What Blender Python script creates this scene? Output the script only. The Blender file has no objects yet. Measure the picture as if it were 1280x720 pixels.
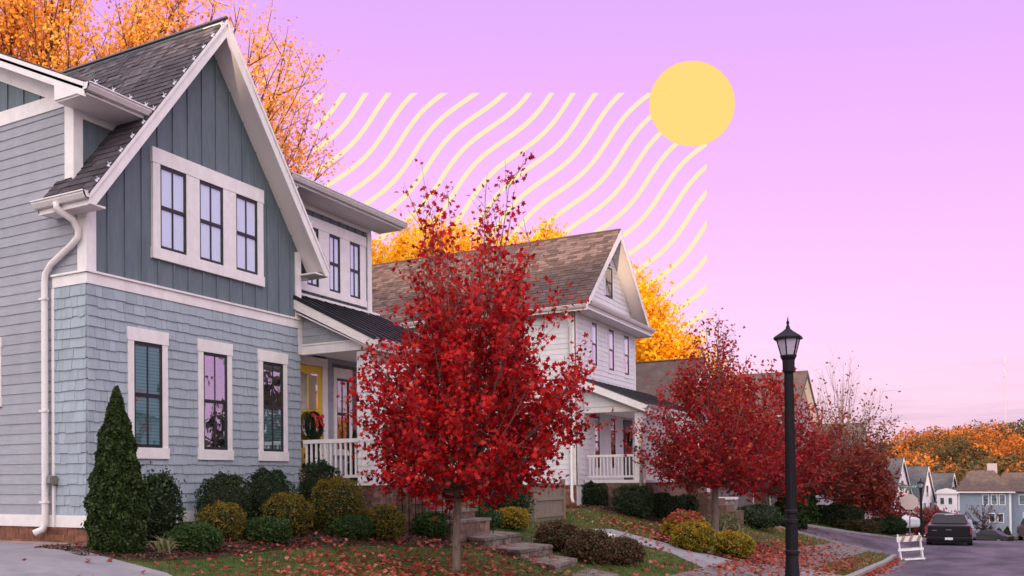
import bpy, math, random
import numpy as np
from mathutils import Vector, Matrix

# ------------------------------------------------------------------ camera, sky, sun, exposure
sc = bpy.context.scene
col = sc.collection
CAMP = Vector((0, 0, 1.6))
cd = bpy.data.cameras.new('camera'); cam = bpy.data.objects.new('camera', cd); col.objects.link(cam)
cam.matrix_world = (Matrix.Translation(CAMP) @ Matrix.Rotation(0.5626772548, 4, 'Z')
                    @ Matrix.Rotation(math.pi / 2 + 0.02, 4, 'X') @ Matrix.Rotation(-0.009265858, 4, 'Z'))
cd.sensor_width = 36; cd.lens = 34.233; cd.shift_x = 0.15625; cd.shift_y = 0.1677879
cd.clip_start = .1; cd.clip_end = 5000
cd.dof.use_dof = True; cd.dof.focus_distance = 13.8; cd.dof.aperture_fstop = 4.0
sc.camera = cam
sc.render.resolution_x = 1024; sc.render.resolution_y = 576
sc.view_settings.view_transform = 'Standard'; sc.view_settings.look = 'None'
sc.view_settings.exposure = 0.0; sc.view_settings.gamma = 1.0

SUN_EL = math.radians(4.2); SUN_AZ = math.radians(166)   # azimuth measured from +Y towards +X: behind the camera, a bit to the left
w = bpy.data.worlds.new("World"); sc.world = w; w.use_nodes = True
nt = w.node_tree; nt.nodes.clear()
def N(t, **k):
    n = nt.nodes.new(t)
    for a, b in k.items(): setattr(n, a, b)
    return n
out = N('ShaderNodeOutputWorld'); add = N('ShaderNodeAddShader')
bg = N('ShaderNodeBackground'); bg2 = N('ShaderNodeBackground')
sky = N('ShaderNodeTexSky', sky_type='NISHITA', sun_disc=False, sun_elevation=SUN_EL, sun_rotation=SUN_AZ, air_density=1.0, dust_density=2.0)
tc = N('ShaderNodeTexCoord'); sx = N('ShaderNodeSeparateXYZ')
nt.links.new(tc.outputs['Generated'], sx.inputs[0])
rp = N('ShaderNodeValToRGB')
cr = rp.color_ramp
stops = [(0.0, (.97, .66, .80)), (.05, (.96, .64, .84)), (.12, (.96, .58, .90)), (.24, (.92, .46, .96)),
         (.34, (.86, .40, .96)), (.46, (.68, .37, .96)), (.72, (.86, .80, .98)), (1.0, (.86, .86, .98))]
cr.elements[0].position = 0; cr.elements[0].color = (*stops[0][1], 1)
cr.elements[1].position = 1; cr.elements[1].color = (*stops[-1][1], 1)
for p, c in stops[1:-1]:
    e = cr.elements.new(p); e.color = (*c, 1)
# a little bluer towards the right of the view (+X), faint streak clouds low down
ma = N('ShaderNodeMath', operation='MULTIPLY_ADD'); ma.inputs[1].default_value = .13
nt.links.new(sx.outputs['X'], ma.inputs[0]); nt.links.new(sx.outputs['Z'], ma.inputs[2])
ab = N('ShaderNodeMath', operation='ADD'); ab.inputs[1].default_value = 0.02
mu = N('ShaderNodeMath', operation='MAXIMUM'); mu.inputs[1].default_value = 0.0
nt.links.new(ma.outputs[0], ab.inputs[0]); nt.links.new(ab.outputs[0], mu.inputs[0])
nt.links.new(mu.outputs[0], rp.inputs[0])
mp = N('ShaderNodeMapping'); mp.inputs['Scale'].default_value = (5, 5, 60)
nz = N('ShaderNodeTexNoise'); nz.inputs['Scale'].default_value = 1.3; nz.inputs['Detail'].default_value = 4
nt.links.new(tc.outputs['Generated'], mp.inputs[0]); nt.links.new(mp.outputs[0], nz.inputs['Vector'])
cl = N('ShaderNodeMapRange'); cl.inputs['From Min'].default_value = .52; cl.inputs['From Max'].default_value = .70
nt.links.new(nz.outputs[0], cl.inputs[0])
lo = N('ShaderNodeMapRange'); lo.inputs['From Min'].default_value = .12; lo.inputs['From Max'].default_value = .04
lo.inputs['To Max'].default_value = .75
nt.links.new(sx.outputs['Z'], lo.inputs[0])
mm = N('ShaderNodeMath', operation='MULTIPLY'); nt.links.new(cl.outputs[0], mm.inputs[0]); nt.links.new(lo.outputs[0], mm.inputs[1])
mx = N('ShaderNodeMix', data_type='RGBA'); nt.links.new(mm.outputs[0], mx.inputs['Factor'])
nt.links.new(rp.outputs[0], mx.inputs[6]); mx.inputs[7].default_value = (.62, .44, .66, 1)
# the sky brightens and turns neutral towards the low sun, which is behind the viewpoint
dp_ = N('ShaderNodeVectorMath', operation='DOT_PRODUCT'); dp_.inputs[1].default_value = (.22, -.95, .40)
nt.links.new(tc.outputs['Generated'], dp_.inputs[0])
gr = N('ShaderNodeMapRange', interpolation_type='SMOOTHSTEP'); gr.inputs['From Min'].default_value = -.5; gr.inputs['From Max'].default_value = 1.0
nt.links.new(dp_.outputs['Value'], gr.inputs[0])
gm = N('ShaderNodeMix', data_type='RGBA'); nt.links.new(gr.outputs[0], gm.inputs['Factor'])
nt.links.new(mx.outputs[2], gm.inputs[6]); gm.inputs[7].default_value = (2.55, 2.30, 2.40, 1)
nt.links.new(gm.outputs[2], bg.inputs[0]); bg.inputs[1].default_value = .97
nt.links.new(sky.outputs[0], bg2.inputs[0]); bg2.inputs[1].default_value = .05
nt.links.new(bg.outputs[0], add.inputs[0]); nt.links.new(bg2.outputs[0], add.inputs[1])
nt.links.new(add.outputs[0], out.inputs[0])

sl = bpy.data.lights.new('sun', 'SUN'); sl.energy = 4.6; sl.angle = math.radians(.6); sl.color = (1.0, .70, .45)
so = bpy.data.objects.new('sun', sl); col.objects.link(so)
sd = Vector((math.sin(SUN_AZ) * math.cos(SUN_EL), math.cos(SUN_AZ) * math.cos(SUN_EL), math.sin(SUN_EL)))
so.rotation_euler = sd.to_track_quat('Z', 'Y').to_euler(); so.location = (0, -20, 40)

# ------------------------------------------------------------------ helpers
rng = np.random.default_rng(7); random.seed(7)
def tag(o, label=None, cat=None, group=None, kind=None):
    if label: o['label'] = label
    if cat: o['category'] = cat
    if group: o['group'] = group
    if kind: o['kind'] = kind
    return o
def thing(name, label, cat, loc=(0, 0, 0), rz=0, group=None):
    o = bpy.data.objects.new(name, None); col.objects.link(o)
    o.location = loc; o.rotation_euler = (0, 0, rz); o.empty_display_size = .3
    return tag(o, label, cat, group)
PARENT_MAT = {}
def link(name, me, mat, parent=None, kind=None, loc=None, rot=None):
    o = bpy.data.objects.new(name, me); col.objects.link(o)
    if mat is not None and len(me.materials) == 0: me.materials.append(mat)
    if parent is not None: o.parent = parent
    if loc is not None: o.location = loc
    if rot is not None: o.rotation_euler = rot
    if kind: o['kind'] = kind
    return o
class MB:
    def __init__(s): s.v = []; s.f = []
    def add(s, vs, fs):
        b = len(s.v); s.v += [tuple(v) for v in vs]; s.f += [tuple(b + i for i in f) for f in fs]; return s
    def box(s, x0, x1, y0, y1, z0, z1):
        return s.add([(x0,y0,z0),(x1,y0,z0),(x1,y1,z0),(x0,y1,z0),(x0,y0,z1),(x1,y0,z1),(x1,y1,z1),(x0,y1,z1)],
                     [(0,3,2,1),(4,5,6,7),(0,1,5,4),(1,2,6,5),(2,3,7,6),(3,0,4,7)])
    def prism(s, poly, d):
        n = len(poly); d = Vector(d)
        a = [Vector(p) for p in poly]; b = [p + d for p in a]
        return s.add(a + b, [tuple(range(n))[::-1], tuple(range(n, 2 * n))] + [(i, (i + 1) % n, n + (i + 1) % n, n + i) for i in range(n)])
    def beam(s, a, b, w_, h_, up=(0, 0, 1)):
        a = Vector(a); b = Vector(b); t = (b - a).normalized(); u = Vector(up)
        if abs(t.dot(u)) > .99: u = Vector((1, 0, 0))
        r = t.cross(u).normalized() * w_ / 2; q = r.cross(t).normalized() * h_ / 2
        return s.prism([a - r - q, a + r - q, a + r + q, a - r + q], b - a)
    def tube(s, pts, rad, n=8, cap=True):
        pts = [Vector(p) for p in pts]
        if not hasattr(rad, '__len__'): rad = [rad] * len(pts)
        base = len(s.v); X = None
        for i, p in enumerate(pts):
            t = (pts[min(i + 1, len(pts) - 1)] - pts[max(i - 1, 0)]).normalized()
            if X is None:
                X = t.cross(Vector((0, 0, 1)) if abs(t.z) < .9 else Vector((1, 0, 0))).normalized()
            else:
                X = (X - t * X.dot(t)).normalized()
            Y = t.cross(X)
            for k in range(n):
                a = 2 * math.pi * k / n
                s.v.append(tuple(p + (X * math.cos(a) + Y * math.sin(a)) * rad[i]))
        for i in range(len(pts) - 1):
            for k in range(n):
                a = base + i * n; k2 = (k + 1) % n
                s.f.append((a + k, a + k2, a + n + k2, a + n + k))
        if cap:
            s.f.append(tuple(base + k for k in range(n))[::-1]); e = base + (len(pts) - 1) * n
            s.f.append(tuple(e + k for k in range(n)))
        return s
    def lathe(s, prof, c, n=16):      # prof: list of (r, z)
        return s.tube([(c[0], c[1], c[2] + z) for r, z in prof], [max(r, 1e-4) for r, z in prof], n)
    def mesh(s, name): 
        me = bpy.data.meshes.new(name); me.from_pydata(s.v, [], s.f); me.update(); return me
    def build(s, name, mat, parent=None, kind=None, smooth=False, loc=None, rot=None, bevel=0):
        me = s.mesh(name)
        if bevel:
            import bmesh
            bm = bmesh.new(); bm.from_mesh(me); bmesh.ops.recalc_face_normals(bm, faces=bm.faces)
            bmesh.ops.bevel(bm, geom=[e for e in bm.edges if len(e.link_faces) == 2 and e.calc_face_angle() > .5], offset=bevel, segments=2, affect='EDGES')
            bm.to_mesh(me); bm.free()
        if smooth:
            me.polygons.foreach_set('use_smooth', [True] * len(me.polygons))
        return link(name, me, mat, parent, kind, loc, rot)
def structure(name, mb, mat): return mb.build(name, mat, kind='structure')

# ------------------------------------------------------------------ materials
def material(name, c, rough=.7, c2=None, scale=3., var=0., bump=0., bscale=40., spec=.3, metal=0., detail=4, stretch=None, contrast=(.35, .65), tint=False, dirt=0):
    m = bpy.data.materials.new(name); m.use_nodes = True; t = m.node_tree; b = t.nodes['Principled BSDF']
    b.inputs['Roughness'].default_value = rough; b.inputs['Specular IOR Level'].default_value = spec; b.inputs['Metallic'].default_value = metal
    g = t.nodes.new('ShaderNodeNewGeometry'); mp = t.nodes.new('ShaderNodeMapping')
    t.links.new(g.outputs['Position'], mp.inputs[0])
    if stretch: mp.inputs['Scale'].default_value = stretch
    cur = None
    if c2 is not None:
        n = t.nodes.new('ShaderNodeTexNoise'); n.inputs['Scale'].default_value = scale; n.inputs['Detail'].default_value = detail
        n.inputs['Roughness'].default_value = .65
        t.links.new(mp.outputs[0], n.inputs['Vector'])
        r = t.nodes.new('ShaderNodeMapRange'); r.inputs['From Min'].default_value = contrast[0]; r.inputs['From Max'].default_value = contrast[1]
        t.links.new(n.outputs[0], r.inputs[0])
        mx = t.nodes.new('ShaderNodeMix'); mx.data_type = 'RGBA'; mx.inputs[6].default_value = (*c, 1); mx.inputs[7].default_value = (*c2, 1)
        t.links.new(r.outputs[0], mx.inputs[0]); cur = mx.outputs[2]
        if tint:
            a = t.nodes.new('ShaderNodeAttribute'); a.attribute_name = 'tint'
            ad = t.nodes.new('ShaderNodeMath'); ad.operation = 'ADD'; hf = t.nodes.new('ShaderNodeMath'); hf.operation = 'MULTIPLY_ADD'
            hf.inputs[1].default_value = 1.2; hf.inputs[2].default_value = -.35
            t.links.new(a.outputs['Fac'], hf.inputs[0]); t.links.new(r.outputs[0], ad.inputs[0]); 
            h2 = t.nodes.new('ShaderNodeMath'); h2.operation = 'MULTIPLY'; h2.inputs[1].default_value = .5
            t.links.new(r.outputs[0], h2.inputs[0]); t.links.new(h2.outputs[0], ad.inputs[0]); t.links.new(hf.outputs[0], ad.inputs[1]); ad.use_clamp = True
            t.links.new(ad.outputs[0], mx.inputs[0])
    else:
        rgb = t.nodes.new('ShaderNodeRGB'); rgb.outputs[0].default_value = (*c, 1); cur = rgb.outputs[0]
    if var:
        oi = t.nodes.new('ShaderNodeObjectInfo'); hs = t.nodes.new('ShaderNodeHueSaturation')
        mr = t.nodes.new('ShaderNodeMapRange'); mr.inputs['To Min'].default_value = 1 - var; mr.inputs['To Max'].default_value = 1 + var
        t.links.new(oi.outputs['Random'], mr.inputs[0]); t.links.new(mr.outputs[0], hs.inputs['Value']); t.links.new(cur, hs.inputs['Color']); cur = hs.outputs[0]
    if dirt:
        n3 = t.nodes.new('ShaderNodeTexNoise'); n3.inputs['Scale'].default_value = 1.1; n3.inputs['Detail'].default_value = 8; n3.inputs['Roughness'].default_value = .7
        mp3 = t.nodes.new('ShaderNodeMapping'); mp3.inputs['Scale'].default_value = (2.5, 2.5, .6)
        t.links.new(g.outputs['Position'], mp3.inputs[0]); t.links.new(mp3.outputs[0], n3.inputs['Vector'])
        hs = t.nodes.new('ShaderNodeHueSaturation'); mr = t.nodes.new('ShaderNodeMapRange')
        mr.inputs['From Min'].default_value = .4; mr.inputs['From Max'].default_value = .7; mr.inputs['To Min'].default_value = 1; mr.inputs['To Max'].default_value = 1 - dirt
        t.links.new(n3.outputs[0], mr.inputs[0]); t.links.new(mr.outputs[0], hs.inputs['Value']); t.links.new(cur, hs.inputs['Color']); cur = hs.outputs[0]
    t.links.new(cur, b.inputs['Base Color'])
    if bump:
        n2 = t.nodes.new('ShaderNodeTexNoise'); n2.inputs['Scale'].default_value = bscale; n2.inputs['Detail'].default_value = 5
        t.links.new(mp.outputs[0], n2.inputs['Vector'])
        bp = t.nodes.new('ShaderNodeBump'); bp.inputs['Strength'].default_value = bump; bp.inputs['Distance'].default_value = .02
        t.links.new(n2.outputs[0], bp.inputs['Height']); t.links.new(bp.outputs[0], b.inputs['Normal'])
    return m
def leafmat(name, cols, trans=.35, rough=.55):
    m = bpy.data.materials.new(name); m.use_nodes = True; t = m.node_tree; t.nodes.clear()
    o = t.nodes.new('ShaderNodeOutputMaterial'); a = t.nodes.new('ShaderNodeAttribute'); a.attribute_name = 'tint'
    r = t.nodes.new('ShaderNodeValToRGB'); e = r.color_ramp.elements
    e[0].position = 0; e[0].color = (*cols[0], 1); e[1].position = 1; e[1].color = (*cols[-1], 1)
    for i, c in enumerate(cols[1:-1]):
        q = e.new((i + 1) / (len(cols) - 1)); q.color = (*c, 1)
    t.links.new(a.outputs['Fac'], r.inputs[0])
    p = t.nodes.new('ShaderNodeBsdfPrincipled'); p.inputs['Roughness'].default_value = rough; p.inputs['Specular IOR Level'].default_value = .25
    tr = t.nodes.new('ShaderNodeBsdfTranslucent'); mx = t.nodes.new('ShaderNodeMixShader'); mx.inputs[0].default_value = trans
    t.links.new(r.outputs[0], p.inputs['Base Color']); t.links.new(r.outputs[0], tr.inputs[0])
    t.links.new(p.outputs[0], mx.inputs[1]); t.links.new(tr.outputs[0], mx.inputs[2]); t.links.new(mx.outputs[0], o.inputs[0])
    return m
def glassmat(name, tintc=(.75, .85, .85), refl=.42):
    m = bpy.data.materials.new(name); m.use_nodes = True; t = m.node_tree; t.nodes.clear()
    o = t.nodes.new('ShaderNodeOutputMaterial'); tr = t.nodes.new('ShaderNodeBsdfTransparent'); tr.inputs[0].default_value = (*tintc, 1)
    gl = t.nodes.new('ShaderNodeBsdfGlossy'); gl.inputs['Roughness'].default_value = .015; gl.inputs[0].default_value = (.97, .97, 1, 1)
    lw = t.nodes.new('ShaderNodeLayerWeight'); f = t.nodes.new('ShaderNodeMath'); f.operation = 'POWER'; f.inputs[1].default_value = 4.; t.links.new(lw.outputs['Facing'], f.inputs[0])
    ad = t.nodes.new('ShaderNodeMath'); ad.operation = 'ADD'; ad.inputs[1].default_value = refl; ad.use_clamp = True
    n = t.nodes.new('ShaderNodeTexNoise'); n.inputs['Scale'].default_value = 1.6; bp = t.nodes.new('ShaderNodeBump'); bp.inputs['Strength'].default_value = .06; bp.inputs['Distance'].default_value = .1
    g = t.nodes.new('ShaderNodeNewGeometry'); t.links.new(g.outputs['Position'], n.inputs['Vector']); t.links.new(n.outputs[0], bp.inputs['Height']); t.links.new(bp.outputs[0], gl.inputs['Normal'])
    mx = t.nodes.new('ShaderNodeMixShader'); t.links.new(f.outputs[0], ad.inputs[0]); t.links.new(ad.outputs[0], mx.inputs[0])
    t.links.new(tr.outputs[0], mx.inputs[1]); t.links.new(gl.outputs[0], mx.inputs[2]); t.links.new(mx.outputs[0], o.inputs[0])
    return m
def emitmat(name, c, s=1.):
    m = bpy.data.materials.new(name); m.use_nodes = True; t = m.node_tree; t.nodes.clear()
    o = t.nodes.new('ShaderNodeOutputMaterial'); e = t.nodes.new('ShaderNodeEmission'); e.inputs[0].default_value = (*c, 1); e.inputs[1].default_value = s
    t.links.new(e.outputs[0], o.inputs[0]); return m
M = {}
M['white'] = material('white_paint', (.80, .77, .76), .5, (.72, .69, .68), 6, bump=.05, dirt=.1)
M['siding'] = material('grey_blue_siding', (.34, .35, .385), .65, (.295, .31, .345), 4, var=.05, bump=.12, bscale=60, stretch=(1, 1, 6), dirt=.12)
M['shake'] = material('grey_blue_shingle', (.35, .405, .45), .7, (.30, .36, .41), 8, var=.09, bump=.25, bscale=50, stretch=(6, 6, .7), dirt=.12)
M['dark'] = material('slate_blue_board', (.14, .178, .20), .6, (.115, .15, .175), 5, var=.04, bump=.1, stretch=(3, 3, .5), dirt=.2)
M['roof'] = material('charcoal_roof_shingle', (.06, .05, .058), .9, (.16, .135, .15), 14, var=.32, bump=.4, bscale=120, tint=True)
M['roofb'] = material('brown_roof_shingle', (.095, .063, .058), .9, (.23, .155, .138), 5, var=.3, bump=.4, bscale=90, tint=True)
M['brownroof'] = material('brown_far_roof', (.075, .052, .045), .9, (.12, .085, .075), 2.5, bump=.3)
M['greyroof'] = material('grey_far_roof', (.06, .06, .07), .9, (.09, .09, .10), 2.5, bump=.3)
M['metal'] = material('black_standing_seam', (.03, .03, .038), .28, (.045, .045, .055), 4, spec=.6, metal=.5)
M['black'] = material('black_window_metal', (.018, .02, .022), .4, spec=.4)
M['iron'] = material('black_cast_iron', (.007, .006, .010), .55, (.012, .010, .014), 20, bump=.1, spec=.2)
M['gutter'] = material('gutter_enamel', (.76, .72, .71), .35, (.70, .66, .65), 5, dirt=.12)
M['soffit'] = material('soffit_paint', (.80, .75, .75), .7)
M['wwall'] = material('white_lap_siding', (.72, .70, .73), .6, (.66, .645, .68), 5, var=.04, bump=.08, dirt=.1)
M['wshake'] = material('white_shake', (.74, .73, .75), .6, (.66, .65, .68), 9, var=.06, bump=.2, stretch=(5, 5, .7))
M['brick'] = material('red_brown_brick', (.17, .07, .045), .85, (.25, .11, .07), 9, var=.3, bump=.4, bscale=60)
M['brickd'] = material('brown_brick', (.115, .065, .05), .85, (.18, .11, .085), 9, var=.3, bump=.4, bscale=60)
M['mortar'] = material('mortar', (.16, .12, .10), .95, bump=.3)
M['stone'] = material('step_stone', (.075, .05, .042), .85, (.27, .22, .19), 6, bump=.6, bscale=25, var=.15, dirt=.35)
M['stonew'] = material('pillar_stone', (.2, .17, .16), .9, (.33, .29, .28), 9, var=.2, bump=.5)
M['conc'] = material('pale_concrete', (.21, .195, .22), .8, (.27, .25, .28), 1.2, bump=.2, bscale=70, dirt=.22)
M['walk'] = material('sidewalk_concrete', (.13, .11, .11), .85, (.2, .175, .175), 3, bump=.2, bscale=60, dirt=.3)
M['paver'] = material('clay_pavers', (.23, .15, .13), .85, (.32, .24, .22), 4, var=.15, bump=.3)
M['asph'] = material('asphalt', (.045, .034, .052), .75, (.13, .10, .145), .55, contrast=(.38, .62), stretch=(1, .35, 1), bump=.5, bscale=90, spec=.35, dirt=.25)
M['curb'] = material('kerb_concrete', (.24, .22, .22), .85, (.32, .3, .3), 4, bump=.2, dirt=.3)
M['soil'] = material('mulch_soil', (.05, .024, .018), .95, (.085, .042, .03), 9, bump=.8, bscale=60)
M['lawn'] = material('lawn_ground', (.045, .065, .018), .95, (.13, .10, .04), 1.1, bump=.6, bscale=40, detail=8)
M['yellow'] = material('yellow_door_paint', (.72, .46, .015), .35, spec=.5)
M['glass'] = glassmat('window_glass', (.9, .95, .95), .30)
M['glassd'] = glassmat('window_glass_clear', (.96, .98, .99), .08)
M['blindw'] = material('pale_blind', (.70, .79, .86), .7)
M['blindt'] = material('teal_blind', (.20, .50, .50), .7)
M['inside'] = material('dim_room', (.03, .035, .035), .9)  # flat dark sheet behind panes, the unlit interior put into its colour
M['bark'] = material('grey_bark', (.11, .08, .065), .9, (.20, .15, .125), 12, bump=.5, stretch=(3, 3, .6))
M['barkd'] = material('dark_bark', (.05, .03, .025), .9, (.09, .055, .045), 8, bump=.5, stretch=(3, 3, .6))
M['tan'] = material('taupe_fence_board', (.17, .135, .105), .75, (.21, .17, .135), 6, var=.06, bump=.15, stretch=(5, 5, .5))
M['boxg'] = material('olive_plastic', (.14, .16, .075), .5, (.18, .19, .10), 6)
M['meter'] = material('weathered_meter', (.14, .13, .10), .6, (.22, .21, .18), 30)
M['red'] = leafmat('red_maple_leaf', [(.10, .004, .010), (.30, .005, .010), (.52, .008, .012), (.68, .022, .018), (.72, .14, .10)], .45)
M['red2'] = leafmat('dull_red_leaf', [(.12, .012, .014), (.28, .014, .018), (.42, .02, .02), (.46, .06, .02)], .35)
M['red2b'] = leafmat('soft_red_leaf', [(.10, .008, .012), (.26, .010, .016), (.42, .014, .02), (.50, .03, .025), (.50, .16, .03)], .4)
M['red3'] = leafmat('russet_leaf', [(.08, .014, .012), (.18, .022, .018), (.28, .04, .022), (.32, .10, .02)], .3)
M['orange'] = leafmat('orange_leaf', [(.38, .14, .04), (.78, .32, .05), (1.0, .52, .07), (1.0, .70, .20)], .5)
M['gold'] = leafmat('golden_leaf', [(.55, .24, .008), (.88, .44, .012), (1.0, .60, .02), (1.0, .72, .05)], .5)
M['brownl'] = leafmat('brown_leaf', [(.10, .04, .03), (.16, .06, .04)], .3)
M['arb'] = leafmat('conifer_green', [(.012, .02, .006), (.03, .055, .012), (.06, .10, .02)], .2)
M['green'] = leafmat('boxwood_green', [(.01, .02, .008), (.022, .042, .014), (.05, .085, .03)], .2)
M['green2'] = leafmat('low_green', [(.014, .03, .008), (.035, .075, .015), (.065, .12, .025)], .2)
M['olive'] = leafmat('yellowing_leaf', [(.03, .045, .01), (.09, .10, .014), (.20, .15, .02), (.32, .14, .02)], .25)
M['yell'] = leafmat('yellow_orange_leaf', [(.05, .06, .01), (.17, .16, .012), (.38, .25, .015), (.42, .12, .02)], .25)
M['rust'] = leafmat('rusty_leaf', [(.02, .02, .01), (.05, .045, .018), (.10, .06, .03), (.17, .05, .03)], .2)
M['grass'] = leafmat('grass_blade', [(.03, .075, .01), (.06, .15, .018), (.12, .17, .03), (.24, .18, .07)], .3, .7)
M['pgrass'] = leafmat('pale_grass_blade', [(.10, .12, .05), (.22, .22, .11), (.30, .28, .16)], .3)
M['litter'] = leafmat('fallen_leaf', [(.07, .012, .012), (.20, .022, .02), (.32, .045, .03), (.34, .10, .06), (.42, .24, .17)], .15, .7)
M['chip'] = leafmat('mulch_chip', [(.03, .014, .01), (.065, .03, .02), (.14, .07, .05)], 0., .9)
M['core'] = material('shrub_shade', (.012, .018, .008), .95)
M['forest'] = leafmat('forest_leaf', [(.02, .022, .01), (.07, .06, .015), (.14, .07, .015), (.30, .085, .015), (.50, .16, .02)], .2)
M['carblk'] = material('black_car_paint', (.006, .006, .011), .3, spec=.35)
M['cargrey'] = material('silver_car_paint', (.22, .24, .30), .25, spec=.6, metal=.4)
M['carwhite'] = material('white_car_paint', (.55, .56, .60), .3, spec=.5)
M['rubber'] = material('tyre_rubber', (.01, .01, .01), .85)
M['chrome'] = material('dull_chrome', (.35, .35, .38), .25, metal=.9)
M['lens'] = material('tail_lamp_red', (.22, .05, .05), .2, spec=.6)
M['plate'] = material('plate_white', (.75, .75, .78), .4)
M['signgreen'] = material('sign_green', (.015, .22, .13), .4)
M['signback'] = material('sign_back_metal', (.62, .50, .49), .5, (.66, .54, .52), 9)
M['galv'] = material('galvanised_steel', (.25, .25, .26), .45, metal=.5)
M['barr'] = material('white_plastic_board', (.74, .72, .74), .5, dirt=.25)
M['barro'] = material('faded_orange_stripe', (.34, .20, .13), .6)
M['blueh'] = material('blue_house_siding', (.25, .30, .37), .7, (.22, .27, .34), 3, bump=.1)
M['whiteh'] = material('white_house_paint', (.76, .70, .76), .6, (.70, .65, .70), 3)
M['greyh'] = material('grey_house_siding', (.27, .24, .28), .7)
M['lampglass'] = material('frosted_lamp_glass', (.44, .38, .48), .25, spec=.5)
M['redrib'] = material('red_ribbon', (.55, .02, .02), .4)
M['pumpkin'] = material('pumpkin_orange', (.65, .14, .01), .5)
M['wood'] = material('brown_wood', (.16, .07, .035), .6, (.22, .10, .05), 8)
M['clip'] = material('white_plastic_clip', (.72, .75, .85), .4)
M['mast'] = material('mast_paint', (.62, .36, .42), .7)
M['rock'] = material('pale_rock', (.48, .44, .42), .9, (.6, .56, .54), 8, bump=.5)
M['sundisc'] = emitmat('sun_yellow', (1.0, .722, .216))
M['stripe'] = emitmat('pale_yellow', (1.0, .87, .53))

# ------------------------------------------------------------------ terrain
def S(y): return np.interp(y, [-80, 0, 20, 40, 46, 60, 70, 120, 200, 600], [2.5, 0, -.75, -1.65, -1.82, -2.05, -2.45, -5.7, -9, -9])
def LT(y): return np.interp(y, [-80, 0, 12, 34, 46, 60, 70, 120, 200, 600], [3, .74, .72, .70, .0, -.6, -1.2, -4.6, -8., -8.])
def H(x, y):
    x = np.asarray(x, float); y = np.asarray(y, float); s = S(y); l = LT(y)
    t = np.clip((-2.6 - x) / 6.6, 0, 1)
    h = np.where(x > -2.6, s, s + .1 + (l - s - .1) * t)
    return h + np.where(x > 8.5, .12, 0)
def h1(x, y): return float(H(x, y))
def grid_mesh(name, xs, ys, fn, mat, kind='structure'):
    X, Y = np.meshgrid(xs, ys); Z = fn(X, Y); nx = len(xs)
    v = np.c_[X.ravel(), Y.ravel(), Z.ravel()]
    f = [(j * nx + i, j * nx + i + 1, (j + 1) * nx + i + 1, (j + 1) * nx + i) for j in range(len(ys) - 1) for i in range(nx - 1)]
    me = bpy.data.meshes.new(name); me.from_pydata(v.tolist(), [], f); me.update()
    me.polygons.foreach_set('use_smooth', [True] * len(me.polygons))
    return link(name, me, mat, kind=kind)
xs = np.unique(np.r_[np.arange(-400, -14, 12.), np.arange(-14, 0, .55), -9.2, -2.6, -2.59, 0, 8.5, 8.51, 12, np.arange(20, 420, 20.)])
ys = np.unique(np.r_[-80, np.arange(-60, 4, 6.), np.arange(4, 64, .8), 12, 20, 34, 46, 60, 70, np.arange(70, 210, 5.), 300, 600, 1200, 2500])
grid_mesh('ground', xs, ys, H, M['lawn'])
def clipbox(poly, x0, x1, y0, y1):
    for ax, lim, sg in ((0, x0, 1), (0, x1, -1), (1, y0, 1), (1, y1, -1)):
        outp = []
        for i in range(len(poly)):
            a = poly[i]; b = poly[(i + 1) % len(poly)]; da = (a[ax] - lim) * sg; db = (b[ax] - lim) * sg
            if da >= 0: outp.append(a)
            if da * db < 0:
                t = da / (da - db); outp.append((a[0] + (b[0] - a[0]) * t, a[1] + (b[1] - a[1]) * t))
        poly = outp
        if len(poly) < 3: return []
    return poly
def sheet(name, poly, mat, off=.02, res=.5, kind='structure', parent=None, skirt=.06):
    mb = MB(); px = [p[0] for p in poly]; py = [p[1] for p in poly]
    for i in range(int((max(px) - min(px)) / res) + 1):
        for j in range(int((max(py) - min(py)) / res) + 1):
            c = clipbox(poly, min(px) + i * res, min(px) + (i + 1) * res, min(py) + j * res, min(py) + (j + 1) * res)
            if len(c) >= 3: mb.add([(x, y, h1(x, y) + off) for x, y in c], [tuple(range(len(c)))])
    n = len(poly)
    for i in range(n):
        a = Vector(poly[i]); b = Vector(poly[(i + 1) % n]); k = max(1, int((b - a).length / res))
        for q in range(k):
            p = a + (b - a) * q / k; r = a + (b - a) * (q + 1) / k; zp = h1(*p) + off; zr = h1(*r) + off
            mb.add([(p.x, p.y, zp), (r.x, r.y, zr), (r.x, r.y, zr - skirt), (p.x, p.y, zp - skirt)], [(0, 1, 2, 3)])
    return mb.build(name, mat, parent, kind=kind)
def inpoly(x, y, poly):
    r = np.zeros(len(x), bool); n = len(poly); j = n - 1
    for i in range(n):
        xi, yi = poly[i]; xj, yj = poly[j]
        c = ((yi > y) != (yj > y)) & (x < (xj - xi) * (y - yi) / ((yj - yi) if yj != yi else 1e-9) + xi)
        r ^= c; j = i
    return r
STREET = [(-2.45, -60), (8.4, -60), (8.4, 150), (-2.45, 150)]
CROSS = [(-2.45, 45.4), (-2.9, 44.2), (-4.2, 43.1), (-9, 42.6), (-9, 49.5), (-6.5, 51), (-4.6, 55), (-3.4, 58), (-2.45, 62)]
WALK = [(-4.5, -20), (-3.35, -20), (-3.35, 44.0), (-4.5, 43.4)]
WALK2 = [(-4.5, 66), (-3.35, 66), (-3.35, 130), (-4.5, 130)]
APRON = [(-3.33, 21.2), (-2.6, 20.8), (-2.6, 27.4), (-3.33, 26.6)]
PATH = [(-7.6, 22.6), (-7.4, 23.7), (-4.52, 23.5), (-4.52, 20.4), (-5.4, 21.6)]
DRIVE = [(-20, 9.3), (-12.7, 9.3), (-9.9, 8.75), (-9.0, 8.35), (-7.75, 8.3), (-6.9, 7.9), (-4.52, 7.5), (-4.52, -3), (-20, -3)]
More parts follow.
